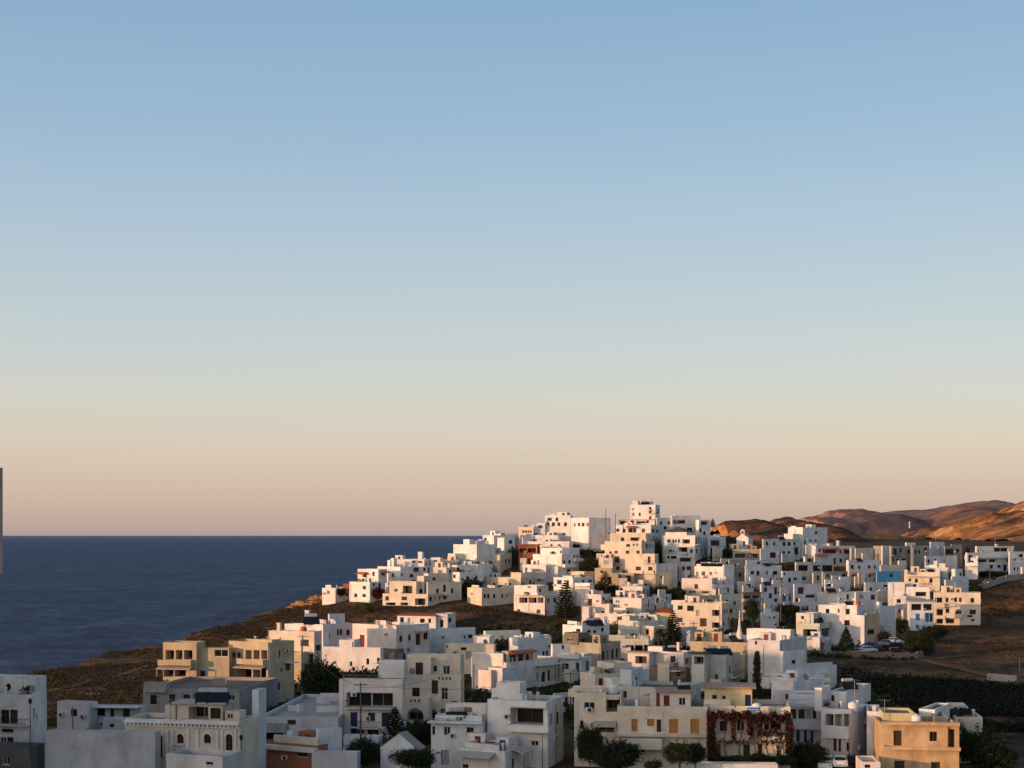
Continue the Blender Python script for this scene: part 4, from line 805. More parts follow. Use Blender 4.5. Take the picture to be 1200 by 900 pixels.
plant('bush','z9',500,300,460,70,'dark narrow tree in the gap right of the cream stepped building',D=475)
plant('bush','z9',540,600,700,90,'dark leafy tree below the yellow wedge house')
plant('bush','z9',640,612,700,90,'purple-tinged dark bush right of the tree below the yellow wedge house','leaf',var=1)
plant('bush','z7',232,538,590,70,'round dark bush on the lowest seaward terrace',var=1)
plant('bush','z7',495,530,610,95,'bush with dark crimson flowers beside the seaward white house','leaf_crimson')
plant('bush','z7',1150,470,600,150,'dark tree at the right of the beige terraced house')
plant('bush','z2',808,392,570,185,'big round dark tree beside the empty plastered roof',var=1,D=242)
plant('bush','z2',478,735,860,95,'dark square-topped hedge bush beside the white party wall')
plant('bush','z3',210,750,885,165,'dark rounded bush left of the steep pitched white roof')
plant('bush','z3',478,800,905,205,'largest dark round bush in front of the steep pitched white roof',var=1,D=179)
plant('bush','z3',500,655,760,150,'dark bush under the arches of the cream three-level house')
plant('bush','z3',450,690,760,110,'low dark bush left of the bush under the arches')
plant('bush','z4',730,765,915,215,'big round dark bush at the foot of the house with beige awning',var=1,D=177)
plant('bush','z4',590,680,880,120,'loose climbing tree against the cream-green wall by the lane',D=178)
plant('bush','z5',255,765,880,150,'large dark round tree in front of the left ground-floor arch',D=174)
plant('bush','z5',335,775,880,100,'dark round tree covering the right ground-floor arch',var=1,D=174.5)
plant('bush','z5',115,860,910,90,'low dark bush at the bottom below the long cream balcony',D=173)
plant('cone','z6',232,155,304,118,'dark conical tree before the white house with four square windows')
plant('bush','z6',433,178,240,62,'round dark bush between the blue-white house and parked cars')
plant('palm','z6',42,218,305,90,'bushy dark palm before the low house with open loggia')
plant('palm','z5',870,192,262,70,'small palm left of the bushy dark palm and its low house')
plant('col','z5',662,285,520,58,'tall dark ivy-like cypress beside the plain ochre building',D=222)
plant('bush','z5',690,480,530,110,'dark bush at the foot of the tall cypress')
plant('bush','z6',40,775,905,160,'dark bush below the curved-balcony apartments')
plant('bush','z5',905,770,870,110,'dark bush right of the bougainvillea house')
plant('bush','z6',930,695,905,250,'largest dark tree right of the unfinished orange building',var=1)
plant('bush','z6',1050,790,910,140,'smaller dark tree at the bottom right corner field edge')
plant('bush','z10',470,720,800,130,'dark reddish tree beside the blue-white houses in the shaded quarter','leaf')
plant('bush','z10',235,690,840,75,'dark creeper-like tree in front of the round-balcony tower house','leaf',var=1,D=316)
plant('bush','z10',770,507,555,150,'flat dark leafy creeper canopy right of the three red loggias',var=1)
plant('bush','z10',205,318,350,60,'small bush by the wall of the little chapel')
plant('bush','z10',610,335,362,80,'dark bush below the highest white house of the shaded quarter')
plant('bush','z9',965,350,420,60,'dark tree at the far right end below the crest')
plant('bush','z11',770,470,500,130,'low dark hedge bush below the long white villa')
plant('bush','z11',360,575,612,75,'potted plants cluster on the sunlit terrace')
plant('bush','z6',610,175,300,150,'dark shrub thicket on the slope edge right of parked cars',var=1)
plant('bush','z6',700,150,215,120,'dark shrub strip under the cream building by the brown field')
plant('bush','z3',215,395,432,110,'row of potted shrubs on the railed roof terrace',D=226,ctrl=False)
plant('bush','z5',150,395,440,110,'dry brown shrub in the rough stone yard','leaf_scrub')
plant('bush','z9',300,478,515,130,'shrubs on the roof of the rust-ochre terrace building','leaf_scrub')
for i,(x,y) in enumerate([(1,0)]): pass
# bougainvillea: crimson climbers over the hotel front
def climber(label, boxes, n, mat2='leaf_crimson', D=None, g=920):
    pC, pg = tp('z5', 400, g); Dd = Dg(pg)-1.0
    pts = []; tot = sum(b[4] for b in boxes)
    x0, y0 = tp('z5', boxes[0][0], 880); X0 = tanx(x0)*Dd; z0 = zat(tp('z5',0,905)[1], Dd)
    root = empty('bougainvillea', (X0, Dd, z0), label, 'climbing plant')
    for (a, b, c, d, wt) in boxes:
        for i in range(int(n*wt/tot)):
            x = a+(c-a)*rng.rand(); y = b+(d-b)*(rng.beta(1.6,1.6)); y += 9*math.sin(x*.09)+7*math.sin(x*.23)
            if math.sin(x*.31+y*.11)*math.sin(y*.23-x*.07) > .45 and rng.rand() < .8: continue
            if rng.rand() < .12: y += 14*rng.normal(); x += 6*rng.normal()
            px, py = tp('z5', x, y); dd = rng.rand()*1.1-.2; D2 = Dd-dd
            pts.append((tanx(px)*D2-X0, -dd+(px*0), zat(py, D2)-z0))
    pts = np.array(pts); k = rng.rand(len(pts)) < .62
    child('blossom', leaf_mesh('blossom', pts[k], .26, mat2), root); child('foliage', leaf_mesh('foliage', pts[~k], .28, 'leaf'), root)
    g = MB()
    for q in range(3):
        xs = boxes[0][0]+12+q*((boxes[0][2]-boxes[0][0])/3); P = []
        for s in range(6):
            px, py = tp('z5', xs+8*math.sin(s*1.7+q), 890-s*55); P.append((tanx(px)*Dd-X0, -.1, zat(py, Dd)-z0))
        g.tube(P, [.09-.012*s for s in range(6)], 5)
    me = bpy.data.meshes.new('stem'); me.from_pydata(g.v, [], g.f); me.materials.append(M['bark']); child('stem', me, root)
climber('crimson bougainvillea covering the left half of the blue-signed hotel front',[(403,606,640,646,5),(400,600,440,850,3.6),(528,640,546,760,.8),(612,640,640,740,1.1),(462,755,640,770,.3)],5000)
climber('crimson bougainvillea framing the right half of the blue-signed hotel front',[(640,618,838,652,4),(815,640,850,850,3.0),(664,640,686,740,1.0),(690,706,800,720,.8),(640,755,830,766,.3)],4300)
for k_, h_ in HOUSES.items():
    if k_ not in ('frontwall','bottomwall','bottomwall2','longfront','darkyard','ornate','orange'): fittings(h_, k_, h_['D'] < 300)
for (x,y,w_,t_,lab,mt) in [(380,800,90,'z10','dark shrub before the low cluttered white house','leaf'),(455,590,70,'z4','dark tree where the lane meets the houses','leaf'),(500,235,60,'z5','small dark tree among the roofs left of the white spire','leaf'),
   (30,700,70,'z11','dark shrub right of the tall blank house above the cars','leaf'),(265,735,70,'z11','dark tree in the narrow gap left of the blue-shuttered house','leaf'),(560,660,60,'z10','dark shrub above the dark shop opening','leaf'),
   (410,500,70,'z9','shrubs along the terrace of the small cream cube house','leaf_scrub'),(760,470,60,'z9','dark shrubs before the wide window-clutter house','leaf'),(330,800,110,'z9','shrub behind the front wall of the sunlit double block','leaf'),
   (160,330,70,'z10','dark shrub left of the chapel door','leaf'),(680,545,70,'z11','dark shrub beside the parked white car','leaf'),(420,640,90,'z7','pale green bush before the beige terraces','leaf_light'),(620,470,60,'z3','dark plants by the stone yard gap','leaf')]:
    plant('bush',t_,x,y,y+w_*.75,w_,lab,mt,var=int(x)%2,ctrl=False)
def hedge(label, t, x0, x1, y0, y1, D, mat='leaf', n=4000, name='hedge'):
    a, ya = tp(t, x0, y0); b, yb = tp(t, x1, y1); X0 = tanx(a)*D; X1 = tanx(b)*D; zt = zat(ya, D); zb = zat(yb, D)
    root = empty(name, ((X0+X1)/2, D, zb), label, 'hedge'); w = X1-X0
    pts = np.stack([(rng.rand(n)-.5)*w, (rng.rand(n)-.5)*1.6, rng.rand(n)**.8*(zt-zb)], 1); pts[:,2] *= (.75+.25*np.sin(pts[:,0]*1.7)*np.sin(pts[:,0]*.6+1))
    child('foliage', leaf_mesh('foliage', pts, .28, mat), root); return root
hedge('long dark hedge along the foot of the bougainvillea house','z5',405,860,825,880,181.5,n=7000)
# ================================================================== cars, poles, roof things
def make_car(name, label, paint, loc, rz, pickup=False):
    root = empty(name, loc, label, 'pickup truck' if pickup else 'car', 'vehicles parked in the town'); root.rotation_euler = (0,0,rz)
    prof = [(-2.0,.35),(-2.02,.75),(-1.9,.95),(-1.55,1.0),(-1.15,1.42),(.35,1.45),(.95,1.0),(1.75,.88),(2.02,.68),(2.02,.35)]
    if pickup: prof = [(-2.3,.45),(-2.32,.95),(-.5,.97),(-.45,1.6),(.7,1.6),(1.2,1.05),(2.1,.95),(2.3,.7),(2.3,.42)]
    g = MB(); W = .82
    def wy(z): return W if z < 1.05 else W-.20*(z-1.0)/.45
    for s in (-1, 1): g.poly([(x, s*wy(z), z) for x, z in (prof if s < 0 else prof[::-1])])
    for i in range(len(prof)):
        j = (i+1) % len(prof); (a, b), (c, d) = prof[i], prof[j]; g.poly([(a,-wy(b),b),(a,wy(b),b),(c,wy(d),d),(c,-wy(d),d)])
    body = g.build('body', paint, None)
    body.parent = root
    def sub(nm, mb, mat, par=root):
        o = mb.build(nm, mat, None); o.parent = par; return o
    g = MB()
    P = [(-1.12,1.36),(-.45,1.38),(-.45,1.03),(-1.45,1.03)] if not pickup else [(-.35,1.5),(.1,1.5),(.1,1.08),(-.38,1.08)]
    Q = [(-.38,1.38),(.33,1.38),(.85,1.03),(-.38,1.03)] if not pickup else [(.18,1.5),(.65,1.5),(1.1,1.08),(.18,1.08)]
    for s in (-1, 1):
        for R_ in (P, Q): g = MB(); g.poly([(x, s*(wy(z)+.012), z) for x, z in R_]); sub('side_window', g, 'glass')
    g = MB(); xa, xb, za, zb = (.40,.93,1.42,1.03) if not pickup else (.74,1.18,1.56,1.08)
    g.poly([(xa+.02,-.6,za),(xa+.02,.6,za),(xb+.02,.7,zb),(xb+.02,-.7,zb)]); sub('windscreen', g, 'glass')
    g = MB(); xa, xb = (-1.2,-1.53) if not pickup else (-.49,-.53); g.poly([(xa-.02,-.6,za-.03),(xb-.02,-.68,zb+.02),(xb-.02,.68,zb+.02),(xa-.02,.6,za-.03)]); sub('rear_window', g, 'glass')
    for x in (-1.28, 1.28):
        for s in (-1, 1):
            w = MB(); w.tube([(x, s*.66, .32),(x, s*.85, .32)], [.32,.32], 14); wo = sub('wheel', w, 'rubber'); r_ = MB(); r_.tube([(x, s*.84, .32),(x, s*.87, .32)], [.19,.17], 10); sub('rim', r_, 'metal_grey', wo)
    for s in (-1, 1):
        e = 2.03 if not pickup else 2.31
        h = MB(); h.box((e-.05, s*.6-.14, .66), (.03,0,0), (0,.28,0), (0,0,.12)); sub('headlight', h, 'plastic_white')
        h = MB(); h.box((-e-.01, s*.62-.1, .72), (.03,0,0), (0,.2,0), (0,0,.14)); sub('tail_light', h, 'tail_red')
    return root
def at(t, x, y, D=None):
    px, py = tp(t, x, y); D = D or Dg(py); return Vector((tanx(px)*D, D, zat(py, D)))
for (t, x, y, D, paint, rz, lab, pk) in [
 ('z6',285,303,None,'car_pale',.2,'cream-white car parked below the dark conical tree',False),('z6',345,292,None,'car_white',.1,'white car beside the pale blue covered one below the big white house',False),
 ('z6',362,272,None,'car_blue',.15,'light blue car parked against the big white house',False),('z6',450,258,None,'car_silver',-.1,'silver car first in the row by the round bush',False),
 ('z6',487,246,None,'car_white',.0,'white car farthest back in the row by the round bush',False),('z6',500,272,None,'car_dark',.1,'dark car in the row beside the round bush',False),
 ('z6',498,300,None,'car_red',.0,'dark red car nearest the stone wall',False),('z6',195,895,184,'car_white',1.45,'white hatchback seen from behind at the foot of the three-storey apartments',False),
 ('z6',138,905,184.5,'car_white',1.2,'white pickup with open bed left of the hatchback',True),('z6',268,893,187,'car_dark',1.4,'black car in shade right of the white hatchback',False),
 ('z11',660,582,None,'car_white',.1,'white car parked right of the stubby blue tower',False),('z11',755,545,None,'car_silver',.0,'silver car under the long white villa',False)]:
    p = at(t, x, y, D); make_car('pickup_truck' if pk else 'parked_car', lab, paint, p, rz, pk); CTRL.append((p.x, p.y, p.z, .8))
def pole(t, x, ytop, ybase, label, D=None, arms=1, mat='wood_pole', r=.13, name='utility_pole', lit=None):
    a = at(t, x, ybase, D); zt = zat(tp(t, x, ytop)[1], a.y); root = empty(name, a, label, 'utility pole' if name == 'utility_pole' else name.replace('_', ' '))
    h = zt-a.z; g = MB(); g.tube([(0,0,-1.5),(0,0,h)], [r, r*.65], 8); o = g.build('mast', mat, None); o.parent = root
    for k in range(arms):
        g = MB(); z = h-.35-k*.9; g.box((-.9,-.06,z), (1.8,0,0), (0,.1,0), (0,0,.12)); c = g.build('crossarm', mat, None); c.parent = root
        for xx in (-.8,-.3,.3,.8):
            i = MB(); i.lathe((xx,0,z+.12), [(.05,0),(.07,.08),(.03,.18),(0,.19)], 6); q = i.build('insulator', 'plastic_white', None); q.parent = c
    return a, zt, root
P1 = pole('z2',712,262,560,'thick utility pole by the round tree and the ochre house',mat='concrete_pole',r=.2)
P2 = pole('z3',192,450,720,'dark utility pole before the house with blue doors',D=196)
P3 = pole('z4',490,392,640,'utility pole standing at the top of the lane')
P4 = pole('z5',241,322,478,'thin pole rising above the rough stone yard',D=228,arms=0,r=.09)
P5 = pole('z5',328,130,262,'dark post right of the layered pine by the red tiled roof',D=335,arms=1)
P6 = pole('z10',422,595,790,'utility pole in front of the blue-white house with faded doors',D=338,arms=2)
P7 = pole('z10',945,462,640,'utility pole among the bluish houses left of the sunlit terrace',D=405)
P8 = pole('z6',1147,320,482,'tall pole at the right edge beside the dirt track',arms=0,r=.14)
P9 = pole('z11',757,425,500,'leaning pole in front of the long white villa',D=440)
P10 = pole('z9',168,92,260,'slender dark pole left of the topmost house',D=480,arms=0)
P11 = pole('z9',232,120,250,'second slender dark pole, closer to the topmost house',D=482,arms=0)
P12 = pole('z1',595,392,632,'utility pole in front of the little lilac-white veranda house',D=228,arms=1)
P13 = pole('z4',340,720,890,'thin pipe post beside the big slab-roofed house',D=183,arms=0,r=.06)
P14 = pole('z8',410,330,420,'thin post in front of the two palms',D=470,arms=0,r=.1)
def lamp(t, x, ytop, ybase, label, D=None):
    a, zt, root = pole(t, x, ytop, ybase, label, D, 0, 'metal_dark', .06, 'street_lamp'); h = zt-a.z
    g = MB(); g.lathe((0,0,h-.05), [(.05,0),(.16,.1),(.22,.45),(.1,.6),(0,.62)], 8); o = g.build('lantern', 'metal_dark', None); o.parent = root
lamp('z1',193,462,735,'old lantern street lamp before the far left white house',D=160)
lamp('z1',885,415,560,'small lantern lamp right of the lilac-white veranda house',D=226)
lamp('z2',420,765,870,'lantern lamp by the corner of the ornate arched house',D=170)
# far antenna mast with reddish head
a = at('z11',312,312,640); root = empty('antenna_mast', a, 'tall lattice antenna mast in front of the orange hills', 'antenna mast'); h = zat(tp('z11',0,200)[1], 640)-a.z
g = MB()
for i in range(3):
    t_ = i*2.094; g.tube([(math.cos(t_)*.6, math.sin(t_)*.6, -2),(math.cos(t_)*.12, math.sin(t_)*.12, h)], [.07,.05], 4)
for k in range(16):
    z = h*k/16; r_ = .6-.48*k/16
    for i in range(3): t0, t1 = i*2.094, (i+1)*2.094; g.tube([(math.cos(t0)*r_, math.sin(t0)*r_, z),(math.cos(t1)*r_*.96, math.sin(t1)*r_*.96, z+h/16)], [.03,.03], 4, cap=False)
o = g.build('lattice', 'metal_dark', None); o.parent = root
g = MB(); g.tube([(0,0,h-2.4),(0,0,h+.4)], [.28,.24], 8); o = g.build('panel_array', 'pinkwhite', None); o.parent = root
def cable(p, q, sag, label):
    p, q = Vector(p), Vector(q); g = MB(); P = []
    for i in range(13):
        f = i/12; v = p.lerp(q, f); v.z -= sag*4*f*(1-f); P.append(v)
    g.tube(P, [.025]*13, 4, cap=False); o = g.build('power_cable', 'metal_dark', None, p); tag(o, label, 'cable')
def top(P, dz=-.15): return (P[0].x, P[0].y, P[1]+dz)
cable(top(P2), top(P3), 1.5, 'power cable from the blue-door house pole across to the lane pole')
cable(top(P2,-.6), (HOUSES['archhouse']['B'].x-3, HOUSES['archhouse']['C'].y-.3, P2[1]-1.5), .6, 'power cable from the blue-door house pole to the arched house')
cable(top(P2), top(P1), 2, 'power cable strung between the two poles on either side of the round tree')
cable(top(P12), (HOUSES['graydeck']['C'].x-6, HOUSES['graydeck']['C'].y-.5, HOUSES['graydeck']['zt']), .8, 'power cable from the veranda house pole to the grey deck house')
cable(top(P1), (HOUSES['stepleft']['C'].x, HOUSES['stepleft']['C'].y-.5, HOUSES['stepleft']['zt']), 1, 'power cable from the thick pole to the tall lilac-white house')
def roofpt(key, fa, fb, vol=None):
    H_ = HOUSES[key]
    if vol is not None: H_ = H_['vols'][vol]
    p = H_['C'] + H_['uL']*H_['L']*fa + H_['uR']*H_['R']*fb; return Vector((p.x, p.y, H_['zt']-H_['par']+.01))
def heater(p, rz, label, big=1.0):
    r = empty('solar_water_heater', p, label, 'solar heater', 'solar water heaters on the roofs'); r.rotation_euler = (0,0,rz); r.scale = (big,)*3
    g = MB(); g.tube([(-.75,.5,1.35),(-.7,.5,1.35),(.7,.5,1.35),(.75,.5,1.35)], [.2,.27,.27,.2], 12); o = g.build('tank', 'tank', None); o.parent = r
    g = MB(); g.box((-1.0,-.75,.30), (2.0,0,0), (0,1.1,.85), (0,-.06,.08)); o = g.build('collector', 'solar', None); o.parent = r
    g = MB()
    for x in (-.85,.85): g.tube([(x,.5,0),(x,.5,1.15)], [.03,.03], 4); g.tube([(x,-.7,0),(x,-.7,.3)], [.03,.03], 4); g.tube([(x,.5,0),(x,-.7,.28)], [.025,.025], 4)
    o = g.build('stand', 'metal_grey', None); o.parent = r
def aerial(p, h, label):
    r = empty('television_aerial', p, label, 'aerial', 'television aerials on the roofs'); g = MB(); g.tube([(0,0,0),(0,0,h)], [.035,.03], 5); o = g.build('mast', 'metal_grey', None); o.parent = r
    g = MB(); g.box((-.7,-.02,h-.15), (1.4,0,0), (0,.04,0), (0,0,.04))
    for i in range(7): g.box((-.62+i*.2,-.35+.02*i,h-.11), (.03,0,0), (0,.7-.04*i,0), (0,0,.02))
    o = g.build('antenna', 'metal_grey', None); o.parent = r
def dish(p, label, rz=.4):
    r = empty('satellite_dish', p, label, 'satellite dish', 'satellite dishes on the roofs'); r.rotation_euler = (0,0,rz); g = MB(); g.tube([(0,0,0),(0,0,.8)], [.035,.035], 6); o = g.build('stand', 'metal_grey', None); o.parent = r
    g = MB(); g.lathe((0,0,0), [(.0,.0),(.2,.02),(.36,.07),(.48,.14)], 14); o = g.build('reflector', 'metal_grey', None, ); o.parent = r; o.location = (0,-.06,.95); o.rotation_euler = (rad(62),0,0)
def tankb(p, label, mat='plastic_white', rr=.6, h=1.1):
    r = empty('water_tank', p, label, 'water tank'); g = MB(); g.lathe((0,0,.2), [(0,0),(rr,0),(rr,.1),(rr*.97,.15),(rr,.2),(rr,h*.8),(rr*.8,h*.95),(.2,h),(.2,h+.08),(0,h+.08)], 16); o = g.build('barrel', mat, None); o.parent = r
    g = MB(); [g.box((x-.06,y-.06,0), (.12,0,0), (0,.12,0), (0,0,.2)) for x in (-.35,.35) for y in (-.35,.35)]; o = g.build('stand', 'metal_grey', None); o.parent = r
for key, fa, fb, vol, rz, lab, big in [
 ('solarhouse',.35,.3,None,.2,'solar heater on the low house near the rocky point',1.6),('ornate',.4,.3,0,.1,'left dark collector above the ornate arched house',1.3),('ornate',.15,.3,0,.1,'right dark collector above the ornate arched house',1.3),
 ('pinkwall',.6,.3,None,.3,'solar heater behind the pink-lit end wall',1.2),('balconywhite',.55,.5,None,.2,'blue-black collector on the house with the projecting slab',1.3),('greybalc',.5,.25,None,.2,'left solar heater on the railed pale grey-green house',1.2),
 ('greybalc',.15,.3,None,.3,'right solar heater on the railed pale grey-green house',1.2),('solarpink',.4,.3,None,.1,'solar heater on the pink-white house by the stone yard',1),('tallochre',.25,.3,None,.3,'solar heater on the tall ochre building',1.3),
 ('orange2',.5,.5,None,.1,'solar heater on the plain building behind the unfinished one',.9),('apwhite',.3,.4,0,.3,'solar heater on the white house with four square windows',1),('aqlow',.5,.5,None,.2,'dark heater on the low open-loggia house',1.2),
 ('q10',.02,.25,None,.2,'solar heater on the long white upper building',1.2),('peak',.45,.2,None,.1,'heater on the very topmost house',1.2),('mid9i',.75,.3,None,.2,'leftmost heater on the wide white house with roof clutter',1.1),
 ('mid9i',.45,.3,None,.2,'middle heater on the wide white house with roof clutter',1.1),('mid9i',.2,.3,None,.2,'rightmost heater on the wide white house with roof clutter',1.1),('lithouse',.1,.4,None,.3,'dark heater right of the sunlit-ended white house',1.3),
 ('lithouse',.1,.62,None,.3,'second dark heater on the sunlit-ended white house',1.3),('r10',.1,.4,None,.4,'heater on the bluish house with the window line',1),('k10',.2,.3,None,.3,'heater on the tall house with the arched blue window',1),
 ('mint10',.2,.5,None,.3,'heater on the pale green arched-window house',1),('lit11',.3,.5,None,.2,'heater behind the golden-lit parapet',1),('long10',.2,.6,None,.3,'heater on the long bluish four-window house',1),
 ('steps6',.3,.3,1,.2,'heater on the three-storey white apartments',1),('olivearch',.3,.4,None,.3,'heater on the arcaded grey-brown building',1),('wooden',.2,.5,0,.1,'heater on the small roof room of the wooden-shuttered house',.8)]:
    heater(roofpt(key, fa, fb, vol), rz, lab, big)
for key, fa, fb, h, lab in [('ochre',.2,.3,3,'aerial on the big ochre apartment house'),('veranda',.1,.5,2.6,'aerial on the lilac-white veranda house'),('edge',.3,.5,2.5,'aerial on the far left white house'),('bigslab',.3,.5,2.6,'aerial on the big slab-roofed house'),
 ('wooden',.75,.4,4.2,'aerial on the wooden-shuttered house'),('greenroof',.35,.4,3.2,'aerial on the green-grey walled roof'),('bluelow',.4,.3,3.6,'aerial on the low pale blue building'),('roundfront',.3,.3,3,'aerial on the cluttered terrace roof'),
 ('top8',.95,.5,2.4,'aerial on the sloping hilltop building'),('top8b',.35,.2,2.4,'aerial on the massive hilltop block'),('peak',.2,.4,2.6,'aerial on the topmost hill house'),('crest9e',.4,.4,3.4,'aerial on the sawtooth crest house'),
 ('litcol',.6,.4,3.4,'aerial on the cream-lit column room'),('archhouse',.3,.5,2.6,'aerial on the cream arched house'),('steps6',.1,.4,4,'aerial on the three-storey apartments'),('cream9k',.3,.4,3,'aerial on the large cream loggia house'),
 ('apwhite',.6,.3,3,'aerial on the four-window white house'),('tall10',.3,.4,2.4,'aerial on the stair-sided white house'),('e11',.3,.4,2.4,'aerial on the tall lilac-grey block'),('h11',.2,.5,3.5,'aerial on the farthest white villa'),
 ('penthouse',.3,.5,2.6,'aerial on the wide-slab bluish house'),('bluedoors',.4,.6,2.8,'aerial on the blue-door house'),('meshed',.4,.5,2.4,'aerial on the dark-roofed terrace house'),('ornate',.7,.5,2.6,'aerial on the ornate arched house'),
 ('orange',.9,.5,3,'aerial on the unfinished orange building'),('step8',.5,.4,2.6,'aerial on the stepped cream wall house'),('mid9m',.5,.4,2.6,'aerial on the sunlit double block'),('reds10',.2,.5,2.8,'aerial on the red-awning house'),
 ('twin8',.4,.4,3,'aerial on the two-window hill house'),('blank7',.2,.5,2.4,'aerial on the blank seaward block'),('lilacbig',.4,.6,2.6,'aerial on the big lilac-white house'),('l11',.3,.4,3,'aerial left of the bright blue wall')]:
    aerial(roofpt(key, fa, fb), h, 'thin metal ' + lab)
for key, fa, fb, lab in [('archhouse',.9,.3,'small satellite dish on the roof edge of the cream arched house'),('peachstep',.1,.6,'grey satellite dish on the peach and cream house'),('balconywhite',.2,.4,'satellite dish above the twin upper windows'),
 ('meshed',.2,.4,'satellite dish on the dark-roofed terrace house'),('top8',.1,.3,'big satellite dish on the hilltop windowed building'),('wooden',.1,.5,'satellite dish over the orange shutters'),('roundfront',.1,.5,'satellite dish in the terrace clutter'),
 ('mid9i',.1,.5,'satellite dish on the collector-cluttered house'),('row10b',.2,.4,'satellite dish over the row of dark doorways'),('plaza',.3,.85,'satellite dish at the far edge of the empty plastered roof')]:
    dish(roofpt(key, fa, fb), lab)
for key, fa, fb, vol, lab in [('orange',.5,.35,None,'pale water barrel on the unfinished orange building'),('steps6',.05,.2,None,'squat water barrel on the three-storey apartments'),('apwhite',.05,.4,0,'terracotta-tinted barrel on the four-window house'),
 ('aqlow',.35,.3,None,'dark water barrel on the low open-loggia house'),('redcar',.2,.6,None,'barrel on the dark-roofed house by the lane'),('lilacbig',.15,.3,None,'barrel at the corner of the big lilac-white house'),('roundfront',.7,.3,None,'white barrel in the terrace clutter'),
 ('ochre2',.3,.4,None,'rusty barrel on the cream house behind the ochre one'),('orange2',.9,.3,None,'dark barrel by the orange-lit roof edge')]:
    tankb(roofpt(key, fa, fb, vol), lab, {'terr':'canopy_orange','dark':'rubber','rust':'canopy_orange'}.get(lab[:4], 'plastic_white'))
# blue sign on the bougainvillea house (strokes are not legible in the photograph)
Hb = HOUSES['bougain']; p0 = at('z5',606,606,Hb['D']-1.3); p1 = at('z5',682,562,Hb['D']-1.3)
sg = empty('roof_sign', ((p0.x+p1.x)/2, p0.y, p0.z), 'blue and white sign standing on the roof edge above the bougainvillea', 'sign')
w, h = (p1.x-p0.x), (p1.z-p0.z); g = MB(); g.box((-w/2,0,0), (w,0,0), (0,.08,0), (0,0,h*.72)); g.lathe((w*.22,.04,h*.70), [(0,0),(.55,0),(.5,.25),(.2,.4),(0,.42)], 10); o = g.build('board', 'sign_white', None); o.parent = sg
g = MB(); g.box((-w*.46,-.012,h*.10), (w*.92,0,0), (0,.008,0), (0,0,h*.46)); o = g.build('panel', 'sign_blue', None); o.parent = sg
g = MB()
for i in range(9): g.box((-w*.40+i*w*.09,-.02,h*.24), (w*.055,0,0), (0,.006,0), (0,0,h*(.12+.05*(i % 3 == 0))))
o = g.build('lettering', 'sign_white', None); o.parent = sg
# white church-like spike finial
a = roofpt('tallochre', -.05, .2, None); a = at('z5',570,170,HOUSES['tallochre']['D']+4); zt = zat(tp('z5',0,64)[1], a.y)
r = empty('spire_chimney', (a.x, a.y, a.z-2), 'slender white pointed spire rising from a dome-like base in mid town', 'spire'); h = zt-a.z+2
g = MB(); g.lathe((0,0,0), [(.6,-1),(.6,1.2),(.5,1.6),(.36,2.0),(.28,2.6),(.22,3.2)], 14); o = g.build('base', 'pinkwhite', None, smooth=True); o.parent = r
g = MB(); g.lathe((0,0,0), [(.22,3.2),(.15,h*.7),(.09,h*.75),(.08,h-.3),(0,h)], 10); o = g.build('spike', 'white', None); o.parent = r
# small bell arch on the chapel
Hc = HOUSES['chapel']; p = (Hc['A']+Hc['C'])/2; zc = Hc['zt']+Hc['L']*.36
g = MB(); u = -Hc['uL']
def bq(du, w_, z0_, z1_): 
    q = p+u*(du-w_/2)+Vector((0,0,z0_)); g.box(q, u*w_, Hc['uR']*.5, (0,0,z1_-z0_))
bq(-.5,.28,zc-.3,zc+.8); bq(.5,.28,zc-.3,zc+.8); bq(0,1.28,zc+.803,zc+1.02); bq(0,.6,zc+1.023,zc+1.25)
g.build('bell_arch', 'white', Hc['root'], Hc['root'].location)
# ================================================================== ground
def vnoise(x, y, s, seed):
    """smooth value noise"""
    r = np.random.RandomState(seed).rand(256,256); x = x/s+1000; y = y/s+1000
    xi = np.floor(x).astype(int); yi = np.floor(y).astype(int); fx = x-xi; fy = y-yi; fx = fx*fx*(3-2*fx); fy = fy*fy*(3-2*fy)
    g = lambda a, b: r[a % 256, b % 256]
    return (g(xi,yi)*(1-fx)+g(xi+1,yi)*fx)*(1-fy)+(g(xi,yi+1)*(1-fx)+g(xi+1,yi+1)*fx)*fy-.5
def fbm(x, y, s, seed, oct=4):
    o = 0; a = 1
    for k in range(oct): o = o+a*vnoise(x, y, s/2**k, seed+k); a *= .5
    return o
for (px, py, D, wt) in [(575,706,402,1.2),(600,712,400,1),(545,716,400,1),(640,728,398,1),(430,712,425,1),(480,706,425,1),(400,716,420,1),
    (60,793,300,2),(120,777,330,2),(182,757,372,2),(250,737,402,2),(345,706,440,2),(385,690,455,1.5),(293,729,420,3),(270,734,410,3),(320,722,430,3),(335,714,437,2),(100,815,262,1),(150,800,275,1),(58,850,230,1),(300,740,392,1),(220,765,350,1),
    (1190,690,436,2),(1190,740,372,2),(1190,780,300,2),(1150,760,335,1.5),(1080,760,340,1.5),(1190,880,196,2),(1160,830,240,2),(1100,800,270,2),(1040,800,270,2),(1010,790,285,2),(1100,735,385,1.5),(1170,720,405,1.5),
    (650,880,190,2),(655,860,205,2),(660,850,215,2)]:
    CTRL.append((tanx(px)*D, D, zat(py, D), wt))
CP = np.array(CTRL)
EY = [-400,0,110,180,240,300,372,402,440,457,490,520,560,700,1200,3000,9000]; EX = [-330,-300,-270,-240,-135,-93,-88,-79,-64,-55,-24,6,36,62,112,300,900]
PY = [0,120,160,185,212,255,305,350,390,430,465,495,560,700,900,1500,9000]; PZ = [17,18,18.4,20,20.6,20.7,22.1,24.1,25.7,30.6,36.9,42.5,43,43.6,44.3,44.8,45]
